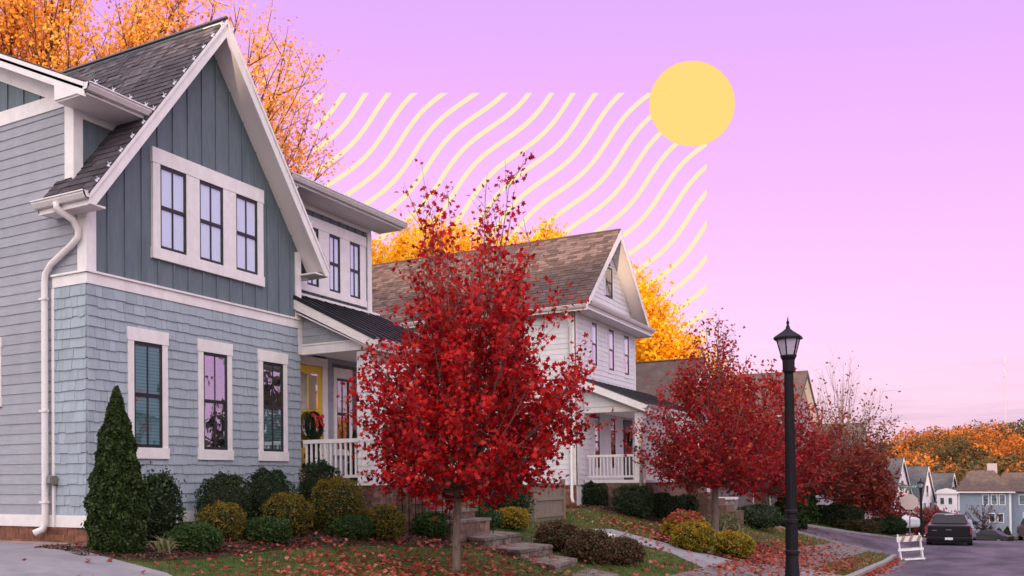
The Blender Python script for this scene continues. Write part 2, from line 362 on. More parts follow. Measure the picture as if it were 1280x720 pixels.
MULCH = [(-10.3, 8.5), (-9.0, 8.15), (-8.45, 8.7), (-8.3, 9.7), (-8.4, 11.4), (-8.1, 13.3), (-7.7, 14.4), (-7.3, 15.2), (-8.0, 16.4), (-8.3, 18.5), (-10.6, 18.5), (-10.6, 14.4), (-10.3, 14.4)]
MULCH2 = [(-9.9, 27.0), (-9.2, 27.0), (-7.3, 28.2), (-6.6, 30.5), (-6.9, 35.2), (-9.9, 35.2)]
MULCH3 = [(-6.4, 22.5 + 1.3), (-4.9, 22.9 + .7), (-4.5, 24.4), (-4.7, 30.5), (-7.2, 30.5), (-6.9, 26)]
sheet('street', STREET, M['asph'], .012, 3.)
sheet('gutter_pan', [(-2.45, -20), (-1.95, -20), (-1.95, 44.2), (-2.45, 45)], M['walk'], .022, 1.5)
for y in np.arange(-18, 44, 3.): structure('gutter_joint', MB().prism([(-2.45, y, h1(0, y) + .026), (-1.95, y, h1(0, y) + .026), (-1.95, y + .03, h1(0, y + .03) + .026), (-2.45, y + .03, h1(0, y + .03) + .026)], (0, 0, -.02)), M['soil'])
sheet('side_street', CROSS, M['asph'], .03, .7)
sheet('pavement', WALK, M['walk'], .03, .9); sheet('pavement', WALK2, M['walk'], .03, 3)
sheet('driveway_apron', APRON, M['conc'], .026, .5)
sheet('garden_path', PATH, M['conc'], .024, .4)
sheet('driveway', DRIVE, M['conc'], .03, .7)
sheet('flower_bed', MULCH, M['soil'], .022, .4); sheet('flower_bed', MULCH2, M['soil'], .022, .5); sheet('flower_bed', MULCH3, M['soil'], .018, .5)
# kerb: lengths of cast concrete with joints
kb = [(-2.525, y) for y in np.arange(-20, 44, 3.)] 
for y in list(np.arange(-20, 45, 3.)) + list(np.arange(62, 128, 3.)):
    if 21.5 < y < 25: continue
    mb = MB(); y2 = y + 2.97
    if y > 42: y2 = min(y2, 45.3) if y < 60 else y2
    mb.prism([(-2.62, y, h1(-2.5, y) - .05), (-2.45, y, h1(-2.5, y) - .05), (-2.46, y, h1(-2.5, y) + .13), (-2.5, y, h1(-2.5, y) + .15), (-2.62, y, h1(-2.5, y) + .15)],
             (0, y2 - y, h1(-2.5, y2) - h1(-2.5, y)))
    structure('kerb', mb, M['curb'])
cp = [(-2.52, 45.3), (-2.95, 44.15), (-4.2, 43.0), (-6.4, 42.7), (-9, 42.52)]
for a, b in zip(cp[:-1], cp[1:]):
    za, zb = h1(*a) + .02, h1(*b) + .02
    structure('kerb', MB().beam((*a, za), (*b, zb), .15, .16), M['curb'])
cp = [(-9, 49.6), (-6.55, 51.1), (-4.7, 55), (-3.5, 58), (-2.53, 62)]
for a, b in zip(cp[:-1], cp[1:]):
    structure('kerb', MB().beam((*a, h1(*a) + .03), (*b, h1(*b) + .03), .15, .16), M['curb'])
# clay pavers at the foot of the side wall
pav = thing('paver_strip', 'strip of clay pavers beside the brick foot of the grey-blue house', 'paving', (-11, 9.0, .75))
for i in range(22):
    for j in range(2):
        x = -13.6 + i * .2; y = 8.98 + j * .2
        if y > 9.28: continue
        z = h1(x, y) + .035 + random.uniform(0, .006)
        MB().box(x - .095 + 11, x + .095 + 11, y - .095 - 9, y + .095 - 9, z - .04 - .75, z - .75).build('paver', M['paver'], pav)
# pavement joints: thin soil-coloured strips between pavement slabs
for y in np.arange(6, 43, 1.5):
    structure('pavement_joint', MB().box(-4.49, -3.36, y - .012, y + .012, h1(-3.4, y) - .02, h1(-4.4, y) + .036) if False else MB().prism([(-4.49, y - .012, h1(-4.49, y) + .034), (-3.36, y - .012, h1(-3.36, y) + .034), (-3.36, y + .012, h1(-3.36, y) + .034), (-4.49, y + .012, h1(-4.49, y) + .034)], (0, 0, -.03)), M['soil'])

# ------------------------------------------------------------------ scattering leaves and blades
def scatter(name, tv, tf, pos, scale, tint, mat, parent=None, kind='stuff', rot=None, loc=None, spread=None):
    n = len(pos); k = len(tv); tv = np.asarray(tv, float)
    if rot is None:
        q = rng.normal(size=(n, 4)); q /= np.linalg.norm(q, axis=1)[:, None]
    else: q = rot
    a, b, c, d = q.T
    R = np.stack([1-2*(c*c+d*d), 2*(b*c-a*d), 2*(b*d+a*c), 2*(b*c+a*d), 1-2*(b*b+d*d), 2*(c*d-a*b), 2*(b*d-a*c), 2*(c*d+a*b), 1-2*(b*b+c*c)], 1).reshape(n, 3, 3)
    sc_ = np.asarray(scale); sc_ = sc_[:, None, None] if sc_.ndim == 1 else sc_[:, None, :]
    V = (tv[None] * sc_) @ R.transpose(0, 2, 1) + np.asarray(pos)[:, None, :]
    me = bpy.data.meshes.new(name); me.vertices.add(n * k); me.vertices.foreach_set('co', V.astype(np.float32).ravel())
    ll = np.concatenate([np.array(f) for f in tf]); L = len(ll)
    idx = (ll[None] + (np.arange(n) * k)[:, None]).ravel()
    me.loops.add(n * L); me.loops.foreach_set('vertex_index', idx.astype(np.int32))
    starts = np.cumsum([0] + [len(f) for f in tf[:-1]])
    me.polygons.add(n * len(tf)); me.polygons.foreach_set('loop_start', (starts[None] + (np.arange(n) * L)[:, None]).ravel().astype(np.int32))
    try: me.polygons.foreach_set('loop_total', np.tile([len(f) for f in tf], n).astype(np.int32))
    except Exception: pass
    at = me.attributes.new('tint', 'FLOAT', 'POINT'); at.data.foreach_set('value', np.repeat(np.clip(tint, 0, 1), k).astype(np.float32))
    me.update(calc_edges=True); me.validate()
    return link(name, me, mat, parent, kind, loc)
# five-lobed maple leaf folded along its midrib
MAPLE_V = [(0,-.5,0),(.16,-.22,.03),(.46,-.30,.10),(.36,-.02,.08),(.5,.20,.10),(.2,.16,.04),(0,.52,0),(-.2,.16,.04),(-.5,.20,.10),(-.36,-.02,.08),(-.46,-.30,.10),(-.16,-.22,.03)]
MAPLE_F = [(0,1,2,3,4,5,6),(6,7,8,9,10,11,0)]
OVAL_V = [(0,-.5,0),(.24,-.1,.05),(.2,.25,.04),(0,.5,0),(-.2,.25,.04),(-.24,-.1,.05)]
OVAL_F = [(0,1,2,3),(3,4,5,0)]
QUAD_V = [(-.5,-.35,0),(.15,-.5,.1),(.5,.3,0),(-.2,.5,.12)]; QUAD_F = [(0,1,2,3)]
BLADE_V = [(-.05,0,0),(.05,0,0),(.1,.1,.6),(.22,.2,1.0)]; BLADE_F = [(0,1,2),(2,1,3)]
def zrot(n, tilt=.25):
    a = rng.uniform(0, 2*np.pi, n); t = rng.normal(0, tilt, n); ax = rng.uniform(0, 2*np.pi, n)
    qz = np.stack([np.cos(a/2), 0*a, 0*a, np.sin(a/2)], 1); qt = np.stack([np.cos(t/2), np.cos(ax)*np.sin(t/2), np.sin(ax)*np.sin(t/2), 0*a], 1)
    w1,x1,y1,z1 = qt.T; w2,x2,y2,z2 = qz.T
    return np.stack([w1*w2-x1*x2-y1*y2-z1*z2, w1*x2+x1*w2+y1*z2-z1*y2, w1*y2-x1*z2+y1*w2+z1*x2, w1*z2+x1*y2-y1*x2+z1*w2], 1)

# ------------------------------------------------------------------ courses of boards, shingles and bricks
class Frame:
    def __init__(s, O, U, V, Nn): s.O, s.U, s.V, s.N = Vector(O), Vector(U).normalized(), Vector(V).normalized(), Vector(Nn).normalized()
    def p(s, u, v, o=0): return s.O + s.U * u + s.V * v + s.N * o
def FX(X): return Frame((X, 0, 0), (0, 1, 0), (0, 0, 1), (1, 0, 0))       # wall facing the street: u = y, v = z
def FY(Y): return Frame((0, Y, 0), (1, 0, 0), (0, 0, 1), (0, -1, 0))      # side wall facing -Y: u = x, v = z
def clipconv(poly, clip):
    area = sum(clip[i][0] * clip[(i+1) % len(clip)][1] - clip[(i+1) % len(clip)][0] * clip[i][1] for i in range(len(clip)))
    if area < 0: clip = clip[::-1]
    for i in range(len(clip)):
        a = clip[i]; b = clip[(i + 1) % len(clip)]; nx, ny = -(b[1] - a[1]), b[0] - a[0]; outp = []
        for j in range(len(poly)):
            p = poly[j]; q = poly[(j + 1) % len(poly)]
            dp = (p[0]-a[0])*nx + (p[1]-a[1])*ny; dq = (q[0]-a[0])*nx + (q[1]-a[1])*ny
            if dp >= 0: outp.append(p)
            if dp * dq < 0:
                t = dp / (dp - dq); outp.append((p[0] + (q[0]-p[0])*t, p[1] + (q[1]-p[1])*t))
        poly = outp
        if len(poly) < 3: return []
    return poly
def courses(fr, outline, v0, v1, reveal, widths=None, holes=(), thick=.016, tilt=.012, jit=0., gap=.004, lift=.002, seed=1, base=0., round_top=False):
    r = random.Random(seed); us = [p[0] for p in outline]; u0, u1 = min(us), max(us); res = []
    nrow = int(math.ceil((v1 - v0) / reveal - 1e-6))
    for k in range(nrow):
        a = v0 + k * reveal; b = min(a + reveal, v1); cuts = [u0]
        if widths:
            cuts = [u0 - r.uniform(0, widths[1])]
            while cuts[-1] < u1: cuts.append(cuts[-1] + r.uniform(*widths))
        else: cuts.append(u1)
        for c, d in zip(cuts[:-1], cuts[1:]):
            j = r.uniform(0, jit); rects = [(c + (gap/2 if widths else 0), d - (gap/2 if widths else 0), a - j + (0 if not jit else 0), b)]
            for (hu0, hu1, hv0, hv1) in holes:
                nr = []
                for (p, q, s_, t_) in rects:
                    if q <= hu0 or p >= hu1 or t_ <= hv0 or s_ >= hv1: nr.append((p, q, s_, t_)); continue
                    if p < hu0: nr.append((p, hu0, s_, t_))
                    if q > hu1: nr.append((hu1, q, s_, t_))
                    m0, m1 = max(p, hu0), min(q, hu1)
                    if s_ < hv0: nr.append((m0, m1, s_, hv0))
                    if t_ > hv1: nr.append((m0, m1, hv1, t_))
                rects = nr
            for (p, q, s_, t_) in rects:
                if q - p < .012 or t_ - s_ < .012: continue
                pol = clipconv([(p, s_), (q, s_), (q, t_), (p, t_)], outline)
                if len(pol) < 3: continue
                ar = abs(sum(pol[i][0]*pol[(i+1) % len(pol)][1] - pol[(i+1) % len(pol)][0]*pol[i][1] for i in range(len(pol)))) / 2
                if ar < .0004: continue
                th = thick + r.uniform(0, lift); n = len(pol)
                fv = [fr.p(u, v, base + th + tilt * (b - v) / max(b - a, .01)) for u, v in pol]; bv = [fr.p(u, v, base) for u, v in pol]
                res.append((fv + bv, [tuple(range(n))] + [(i, n + i, n + (i+1) % n, (i+1) % n) for i in range(n)]))
    return res
def emit(pieces, name, mat, parent, limit=300, loc=(0, 0, 0)):
    L = Vector(loc)
    def dist(pc):
        c = sum((Vector(v) for v in pc[0]), Vector()) / len(pc[0]); return (c - CAMP).length
    pieces = sorted(pieces, key=dist)
    for vs, fs in pieces[:limit]:
        MB().add([Vector(v) - L for v in vs], fs).build(name, mat, parent)
    if len(pieces) > limit:
        mb = MB(); tn = []
        for vs, fs in pieces[limit:]:
            mb.add([Vector(v) - L for v in vs], fs); tn += [random.random()] * len(vs)
        o = mb.build(name, mat, parent, kind='stuff')
        at = o.data.attributes.new('tint', 'FLOAT', 'POINT'); at.data.foreach_set('value', tn)
class House:
    """everything is written in world coordinates; parts are stored relative to the thing's own base"""
    def __init__(s, name, label, cat, loc, group=None):
        s.L = Vector(loc); s.e = thing(name, label, cat, loc, group=group)
    def put(s, mb, name, mat, parent=None, **k):
        m2 = MB(); m2.v = [tuple(Vector(v) - s.L) for v in mb.v]; m2.f = mb.f
        return m2.build(name, mat, parent or s.e, **k)
    def box(s, name, mat, *a, parent=None, **k): return s.put(MB().box(*a), name, mat, parent, **k)
    def fbox(s, name, mat, fr, u0, u1, v0, v1, o0, o1, parent=None, **k):
        c = [fr.p(u0, v0, o0), fr.p(u1, v0, o0), fr.p(u1, v1, o0), fr.p(u0, v1, o0)]
        return s.put(MB().prism(c, fr.N * (o1 - o0)), name, mat, parent, **k)
    def fpoly(s, name, mat, fr, pts, o0, o1, parent=None, **k):
        return s.put(MB().prism([fr.p(u, v, o0) for u, v in pts], fr.N * (o1 - o0)), name, mat, parent, **k)
    def emit(s, pieces, name, mat, limit=300, parent=None): emit(pieces, name, mat, parent or s.e, limit, s.L)
    def window(s, fr, u0, u1, z0, z1, frame=None, blind='blindw', lower=None, glass='glass', mid=True, munt=True, ho=0.):
        frame = frame or M['black']; t = .035; zm = (z0 + z1) / 2 + .0; B = MB()
        def bx(mb, a, b, c, d, o0, o1): mb.prism([fr.p(a, c, o0), fr.p(b, c, o0), fr.p(b, d, o0), fr.p(a, d, o0)], fr.N * (o1 - o0))
        w_ = s.e
        bx(B, u0, u0 + t, z0, z1, ho, ho + .034); bx(B, u1 - t, u1, z0, z1, ho, ho + .034)
        bx(B, u0 + t, u1 - t, z1 - .05, z1, ho, ho + .032); bx(B, u0 + t, u1 - t, z0, z0 + .05, ho, ho + .032)
        W = s.put(B, 'window', frame)
        uc = (u0 + u1) / 2
        if mid: s.fbox('meeting_rail', frame, fr, u0 + t, u1 - t, zm - .03, zm + .025, ho, ho + .03, W)
        halves = [(z0 + .05, zm - .03, lower or blind, .012), (zm + .025, z1 - .05, blind, .018)] if mid else [(z0 + .05, z1 - .05, blind, .015)]
        for a, b, bl, go in halves:
            if munt:
                s.fbox('muntin', frame, fr, uc - .011, uc + .011, a, b, ho, ho + .026, W)
                spans = ((u0 + t, uc - .011), (uc + .011, u1 - t))
            else: spans = ((u0 + t, u1 - t),)
            for c, d in spans:
                s.fbox('pane', M['glassd' if bl == 'blindw' else glass], fr, c, d, a, b, ho + go, ho + go + .003, W)
            if bl == 'blindt':
                nb = int((b - a) / .05)
                for q in range(nb): s.fbox('blind_slat', M[bl], fr, u0 + t, u1 - t, a + q * .05, a + q * .05 + .042, ho + .003, ho + .008, W)
                s.fbox('dim_room_panel', M['inside'], fr, u0 + t, u1 - t, a, b, ho + .0005, ho + .002, W)
            else: s.fbox('blind' if bl != 'inside' else 'dim_room_panel', M[bl], fr, u0 + t, u1 - t, a, b, ho + .001, ho + .006, W)
        return W

# ------------------------------------------------------------------ the grey-blue house in front
def trims(h, fr, u0, u1, z0, z1, side=.11, top=.19, bot=.15, mat=None, o=.045, mulls=()):
    """casing boards round the opening(s): head, sill and jambs, a hair apart"""
    mat = mat or M['white']
    h.fbox('window_head', mat, fr, u0 - side - .015, u1 + side + .015, z1, z1 + top, 0, o + .008)
    h.fbox('window_sill', mat, fr, u0 - side - .015, u1 + side + .015, z0 - bot, z0, 0, o + .014)
    h.fbox('window_casing', mat, fr, u0 - side, u0, z0 + .001, z1 - .001, 0, o)
    h.fbox('window_casing', mat, fr, u1, u1 + side, z0 + .001, z1 - .001, 0, o)
    for a, b in mulls: h.fbox('window_mullion', mat, fr, a, b, z0 + .001, z1 - .001, 0, o)
G = House('blue_house', 'large grey-blue house with a steep board-clad front gable, white trim and a yellow front door', 'house', (-13, 12, .7))
XF, YS = -10.35, 9.5
f1, fs, fm = FX(XF), FY(YS), FX(-10.6)
fp = FY(14.7)
# cores
G.box('wall_core', M['dark'], -14.6, XF - .002, YS + .01, 14.63, .72, 5.45)
G.box('wall_core', M['dark'], -20, -10.602, YS + .012, 17.6, .72, 6.98)
# brick foot
fd = courses(fs, [(-20, .70), (XF, .70), (XF, .955), (-20, .955)], .70, .955, .075, (.2, .215), thick=.012, tilt=0, gap=.01, lift=.006, seed=3)
fd += courses(f1, [(YS, .66), (14.62, .66), (14.62, .945), (YS, .945)], .66, .945, .075, (.2, .215), thick=.012, tilt=0, gap=.01, lift=.006, seed=4)
G.emit(fd, 'brick', M['brick'], 260)
G.box('foundation', M['mortar'], -20, XF + .002, YS - .004, 14.61, .4, .955)
# skirt, belt band, corner boards
G.fbox('skirt_board', M['white'], fs, -20, XF + .04, .96, 1.13, 0, .035)
G.fbox('skirt_board', M['white'], f1, YS - .03, 14.63, .955, 1.13, 0, .04)
G.fbox('belt_board', M['white'], fs, -11.02, XF + .03, 4.375, 4.53, 0, .03)
G.fbox('belt_board', M['white'], f1, YS - .028, 14.72, 4.375, 4.53, 0, .034)
G.fbox('belt_cap', M['white'], fs, -11.02, XF + .06, 4.53, 4.56, 0, .06)
G.fbox('belt_cap', M['white'], f1, YS - .058, 14.72, 4.53, 4.56, 0, .062)
G.fbox('corner_board', M['white'], fs, -10.5, XF + .03, 4.56, 5.42, 0, .032)
G.fbox('corner_board', M['white'], f1, YS - .03, YS + .15, 4.56, 5.5, 0, .034)
G.fbox('corner_board', M['white'], f1, 14.5, 14.66, 4.56, 5.78, 0, .034)
G.fbox('corner_board', M['white'], f1, 14.55, 14.70, 3.9, 4.372, 0, .036)
G.fbox('corner_board', M['white'], fm, YS - .032, YS + .14, 5.2, 6.93, 0, .035)
G.fbox('corner_board', M['white'], fs, -10.75, -10.57, 5.9, 6.93, 0, .034)
G.fbox('corner_board', M['white'], fs, -11.04, -10.985, 1.13, 4.37, 0, .03)
# lap siding on the side wall
sd_ = courses(fs, [(-20, 1.13), (-11.04, 1.13), (-11.04, 4.375), (-20, 4.375)], 1.13, 4.375, .1475, seed=5, holes=[(-12.85, -12.14, 2.72, 3.78)])
sd_ += courses(fs, [(-20, 4.375), (-10.5, 4.375), (-10.5, 5.397), (-20, 5.397)], 4.375, 5.397, .146, seed=6)
sd_ += courses(fs, [(-20, 5.397), (-10.75, 5.397), (-10.75, 6.94), (-20, 6.94)], 5.397, 6.94, .146, seed=6)
G.emit(sd_, 'siding_board', M['siding'])
trims(G, fs, -12.75, -12.24, 2.86, 3.62, .1, .15, .13)
G.window(fs, -12.75, -12.24, 2.86, 3.62, blind='blindw')
# shingles on the bay: side return and front
W1 = [(10.37, 10.97), (11.91, 12.51), (13.47, 14.07)]
holes = [(a - .12, b + .12, 1.93, 3.87) for a, b in W1]
sh = courses(f1, [(YS, 1.13), (14.62, 1.13), (14.62, 4.375), (YS, 4.375)], 1.13, 4.375, .1475, (.10, .27), holes, thick=.014, tilt=.016, jit=.022, gap=.005, lift=.004, seed=11)
sh += courses(fs, [(-10.985, 1.13), (XF, 1.13), (XF, 4.375), (-10.985, 4.375)], 1.13, 4.375, .1475, (.10, .25), thick=.014, tilt=.016, jit=.022, gap=.005, lift=.004, seed=12)
G.emit(sh, 'shingle', M['shake'])
for i, (a, b) in enumerate(W1):
    trims(G, f1, a, b, 2.10, 3.67, .115, .195, .165)
    G.window(f1, a, b, 2.10, 3.67, blind=('blindt', 'inside', 'inside')[i], lower=('blindt', 'inside', 'blindt')[i])
# gable front: boards, battens, triple window
SL = 1.2
def roofz(y, x0=9.17, z0=5.52): return z0 + SL * min(y - x0, (9.17 + 14.99) - y - x0) if True else 0
apex = (12.08, 5.52 + SL * (12.08 - 9.17))
gz = lambda y: 5.52 + SL * (2.91 - abs(y - 12.08)) - .17
G.fpoly('gable_wall', M['dark'], f1, [(YS, 4.5), (14.63, 4.5), (14.63, gz(14.63)), (12.08, gz(12.08)), (YS, gz(YS))], -.12, 0)
tri = (10.94, 13.35, 5.14, 6.43)
for k in range(16):
    y = 9.9 + k * .343 - .343 + .343
    if y > 14.45: break
    top = gz(y) - .05
    for a, b in ([(4.56, top)] if not (10.78 < y < 13.55) else [(4.56, 4.99), (6.66, top)]):
        G.fbox('batten', M['dark'], f1, y - .022, y + .022, a, b, 0, .022)
trims(G, f1, 10.94, 13.35, 5.14, 6.43, .16, .23, .17, mulls=[(11.53, 11.84), (12.43, 12.76)])
for a, b in ((10.94, 11.53), (11.84, 12.43), (12.76, 13.35)):
    G.window(f1, a, b, 5.14, 6.43, blind='blindw')
# the steep roof: two slopes, soffit, barge boards
XR = -9.93
def slope(h, name, mat, x0, x1, yl, yr, zt, zb, off0, off1):
    pass
for sgn in (-1, 1):
    ye = 12.08 + sgn * 2.91
    n = Vector((0, sgn * SL, 1)).normalized(); xa = -14.8
    A = Vector((0, ye, 5.52)); B = Vector((0, 12.08, apex[1]))
    def slab(name, mat, xa, xb, t0, t1, a=A, b=B, **k):
        G.put(MB().prism([Vector((xa, a.y, a.z)) + n * t0, Vector((xb, a.y, a.z)) + n * t0, Vector((xb, b.y, b.z)) + n * t0, Vector((xa, b.y, b.z)) + n * t0], n * (t1 - t0)), name, mat, **k)
    if sgn < 0:
        A2 = Vector((0, 9.52, 5.52 + SL * .35))
        slab('roof_deck', M['dark'], xa, -10.93, -.10, -.012, a=A2); slab('roof_deck', M['dark'], -10.93, XR - .01, -.10, -.012)
    else: slab('roof_deck', M['dark'], xa, XR - .01, -.10, -.012)
    slab('soffit', M['soffit'], XF + .005, XR - .03, -.125, -.102)
    # barge board on the street side and its thin crown strip
    y1 = 12.08
    G.put(MB().prism([(XR - .03, ye, 5.49), (XR - .03, y1, apex[1] - .012), (XR - .03, y1, apex[1] - .285), (XR - .03, ye - sgn * .11, 5.35), (XR - .03, ye, 5.35)], (.035, 0, 0)), 'barge_board', M['white'])
    G.put(MB().prism([(XR + .006, ye, 5.50), (XR + .006, y1, apex[1] - .004), (XR + .006, y1, apex[1] - .075), (XR + .006, ye, 5.43)], (.02, 0, 0)), 'barge_strip', M['white'])
    # eave soffit and fascia
    if sgn > 0:
        G.put(MB().box(XF + .004, XR - .04, ye - .38, ye - .01, 5.36, 5.385), 'eave_soffit', M['soffit'])
        G.put(MB().box(-11.5, XR - .032, ye - .02, ye, 5.34, 5.47), 'fascia', M['white'])
    else:
        G.put(MB().box(-10.95, XR - .04, 9.19, 9.5, 5.36, 5.385), 'eave_soffit', M['soffit'])
        G.put(MB().box(-10.95, XR - .032, 9.17, 9.19, 5.34, 5.47), 'fascia', M['white'])
        G.put(MB().prism([(-10.95, 9.17, 5.36), (-10.95, 9.5, 5.36), (-10.95, 9.5, 5.9), (-10.95, 9.17, 5.5)], (.02, 0, 0)), 'eave_end', M['white'])
frl = Frame((XR, 9.17, 5.52), (-1, 0, 0), (0, 1, SL), (0, -SL, 1))
LEN = 2.91 * math.hypot(1, SL)
out_l = [(-.02, -.03), (.95, -.03), (.95, .5), (.68, .53), (.68, 1.08), (4.9, LEN), (-.02, LEN)]
ow = [(-.02, -.03), (4.9, -.03), (4.9, LEN), (-.02, LEN)]
ps = courses(frl, [(1.0, .56), (4.9, .56), (4.9, LEN), (1.0, LEN)], .542, LEN, .143, (.12, .26), thick=.006, tilt=.007, jit=.0, gap=.010, lift=.012, seed=23, base=-.012)
ow = [(-.02, -.03), (1.0, -.03), (1.0, LEN), (-.02, LEN)]
ps += courses(frl, ow, -.03, LEN, .143, (.12, .26), thick=.006, tilt=.010, jit=.0, gap=.008, lift=.009, seed=21, base=-.012)
keep = []
for vs, fs_ in ps:
    c = sum(vs, Vector()) / len(vs)
    if c.y > 9.2 and c.x < -10.6 and c.z > 7.1 + .465 * (-10.15 - c.x): pass
    keep.append((vs, fs_))
G.emit(keep, 'roof_shingle', M['roof'], 300)
frr = Frame((XR, 14.99, 5.52), (-1, 0, 0), (0, -1, SL), (0, SL, 1))
G.emit(courses(frr, [(-.02, -.03), (4.6, -.03), (4.6, LEN), (-.02, LEN)], -.03, LEN, .143, (.3, .5), thick=.006, tilt=.01, gap=.008, lift=.006, seed=22, base=-.012), 'roof_shingle', M['roof'], 0)
G.put(MB().tube([(XR + .01, 12.08, apex[1] + .01), (-14.7, 12.08, apex[1] + .01)], .045, 6), 'ridge_cap', M['metal'])
# main roof: ridge along Y, eave over the street side
RX, RZ = -10.02, 7.03; RS = .465; rx2 = -14.9; rz2 = RZ + RS * (RX - rx2)
for sgn in (1, -1):
    xe = RX if sgn > 0 else 2 * rx2 - RX
    nn = Vector((sgn * RS, 0, 1)).normalized()
    xi = xe - sgn * .6; zi = RZ + RS * .6
    G.put(MB().prism([Vector((xi, 9.17, zi)), Vector((xi, 18.0, zi)), Vector((rx2, 18.0, rz2)), Vector((rx2, 9.17, rz2))], nn * -.1), 'main_roof_deck', M['roof'])
    for ya, yb in (((9.17, 10.3), (13.86, 18.0)) if sgn > 0 else ((9.17, 18.0),)):
        G.put(MB().prism([Vector((xe, ya, RZ)), Vector((xe, yb, RZ)), Vector((xi, yb, zi)), Vector((xi, ya, zi))], nn * -.1), 'eave_deck', M['roof'])
        frm = Frame((xe, ya - .01, RZ), (0, 1, 0), (-sgn, 0, RS), (sgn * RS, 0, 1))
        G.emit(courses(frm, [(0, 0), (yb - ya + .02, 0), (yb - ya + .02, .66), (0, .66)], 0, .66, .18, (.3, .5), thick=.008, tilt=.01, seed=31), 'roof_shingle', M['roof'], 0)
    frm = Frame((xi, 9.16, zi), (0, 1, 0), (-sgn, 0, RS), (sgn * RS, 0, 1))
    G.emit(courses(frm, [(0, 0), (8.86, 0), (8.86, 4.75), (0, 4.75)], 0, 4.75, .18, (.5, .9), thick=.008, tilt=.01, seed=32), 'roof_shingle', M['roof'], 0)
    G.put(MB().prism([(xe, 9.17, RZ - .02), (rx2, 9.17, rz2 - .02), (rx2, 9.17, rz2 - .2), (xe, 9.17, RZ - .2)], (0, .03, 0)), 'rake_board', M['white'])
    G.put(MB().prism([(xe, 9.15, RZ - .01), (rx2, 9.15, rz2 - .01), (rx2, 9.15, rz2 - .07), (xe, 9.15, RZ - .07)], (0, .019, 0)), 'rake_strip', M['white'])
    G.put(MB().prism([(xe - sgn * .5, 9.201, RZ - .115 + RS * .5), (rx2, 9.201, rz2 - .115), (rx2, 9.201, rz2 - .135), (xe - sgn * .5, 9.201, RZ - .135 + RS * .5)], (0, .296, 0)), 'rake_soffit', M['soffit'])
gp = [(-19.4, 7.15), (-10.62, 7.15), (-10.62, RZ + RS * .6 - .14), (rx2, rz2 - .14), (-19.4, RZ - .14)]
G.fpoly('gable_wall', M['dark'], fs, [(-19.4, 6.98), (-10.62, 6.98), (-10.62, RZ + RS * .6 - .16), (rx2, rz2 - .16), (-19.2, RZ + .1)], -.1, 0)
for k in range(12):
    x = -10.95 - k * .36
    G.fbox('batten', M['dark'], fs, x - .022, x + .022, 7.155, RZ + RS * (RX - x) - .19, 0, .02)
G.fbox('frieze_board', M['white'], fs, -20, -10.57, 6.94, 7.15, 0, .036)
G.put(MB().prism([(RX - .55, 9.47, RZ - .4 + RS * .55), (rx2, 9.47, rz2 - .4), (rx2, 9.47, rz2 - .14), (RX - .55, 9.47, RZ - .14 + RS * .55)], (0, .028, 0)), 'rake_frieze', M['white'])
# cornice return at the corner, eave soffit, fascia, gutters
G.put(MB().prism([(-10.62, 9.172, 6.90), (RX + .0, 9.172, 6.90), (RX, 9.172, 7.03), (-10.62, 9.172, 7.26)], (0, .33, 0)), 'cornice_return', M['white'])
for ya, yb in ((9.2, 10.34), (13.82, 18.0)):
    G.box('eave_soffit', M['soffit'], -10.6, RX - .03, ya, yb, 6.875, 6.90)
    G.box('fascia', M['white'], RX - .03, RX, ya - .02, yb, 6.87, 7.0)
G.fbox('frieze_board', M['white'], fm, YS - .03, 10.45, 6.78, 6.875, 0, .03); G.fbox('frieze_board', M['white'], fm, 13.8, 17.6, 6.78, 6.875, 0, .03)
def gutter(h, a, b, out_dir, name='gutter', w_=.11, hh=.10, mat=None, parent=None):
    a = Vector(a); b = Vector(b); o = Vector(out_dir); z = Vector((0, 0, 1))
    mb = MB()
    mb.prism([a, a + o * w_ * .6, a + o * w_ * .95 + z * hh * .55, a + o * w_ * .95 + z * hh, a + o * w_ * .82 + z * hh, a + o * w_ * .5 + z * .012, a + z * .012], b - a)
    mb.prism([a + o * w_ * .93 + z * hh * .82, a + o * w_ * 1.12 + z * hh * .82, a + o * w_ * 1.12 + z * hh, a + o * w_ * .93 + z * hh], b - a)
    mb.prism([a, a + o * w_ * .6, a + o * w_ * .95 + z * hh * .55, a + o * w_ * .95 + z * hh, a + z * hh], (b - a).normalized() * .006)
    mb.prism([b, b + o * w_ * .6, b + o * w_ * .95 + z * hh * .55, b + o * w_ * .95 + z * hh, b + z * hh], (a - b).normalized() * .006)
    return h.put(mb, name, mat or M['gutter'], parent)
gutter(G, (RX + .001, 9.16, 6.91), (RX + .001, 10.36, 6.91), (1, 0, 0))
gutter(G, (RX + .001, 13.84, 6.91), (RX + .001, 18.02, 6.91), (1, 0, 0))
gutter(G, (-10.98, 9.168, 5.42), (XR - .0, 9.168, 5.42), (0, -1, 0))
dp = MB()
path = [(-10.5, 9.1, 5.44), (-10.5, 9.1, 5.36), (-10.42, 9.32, 5.24), (-10.42, 9.41, 5.12), (-10.42, 9.41, 5.02), (-10.55, 9.41, 4.92), (-10.98, 9.41, 4.7), (-11.09, 9.41, 4.58), (-11.10, 9.40, 4.45), (-11.10, 9.40, 1.02), (-11.13, 9.39, .93), (-11.22, 9.3, .87)]
dsp = G.put(dp.tube([Vector(p) for p in path], [.052, .052, .05, .048, .048, .048, .048, .05, .05, .05, .05, .055], 8), 'downspout', M['gutter'], smooth=True)
for z in (4.2, 2.6, 1.3): G.box('downspout_strap', M['gutter'], -11.165, -11.035, 9.345, 9.42, z, z + .03, parent=dsp)
mt = G.box('meter_box', M['meter'], -11.02, -10.9, 9.35, 9.46, 1.56, 1.69, bevel=.012)
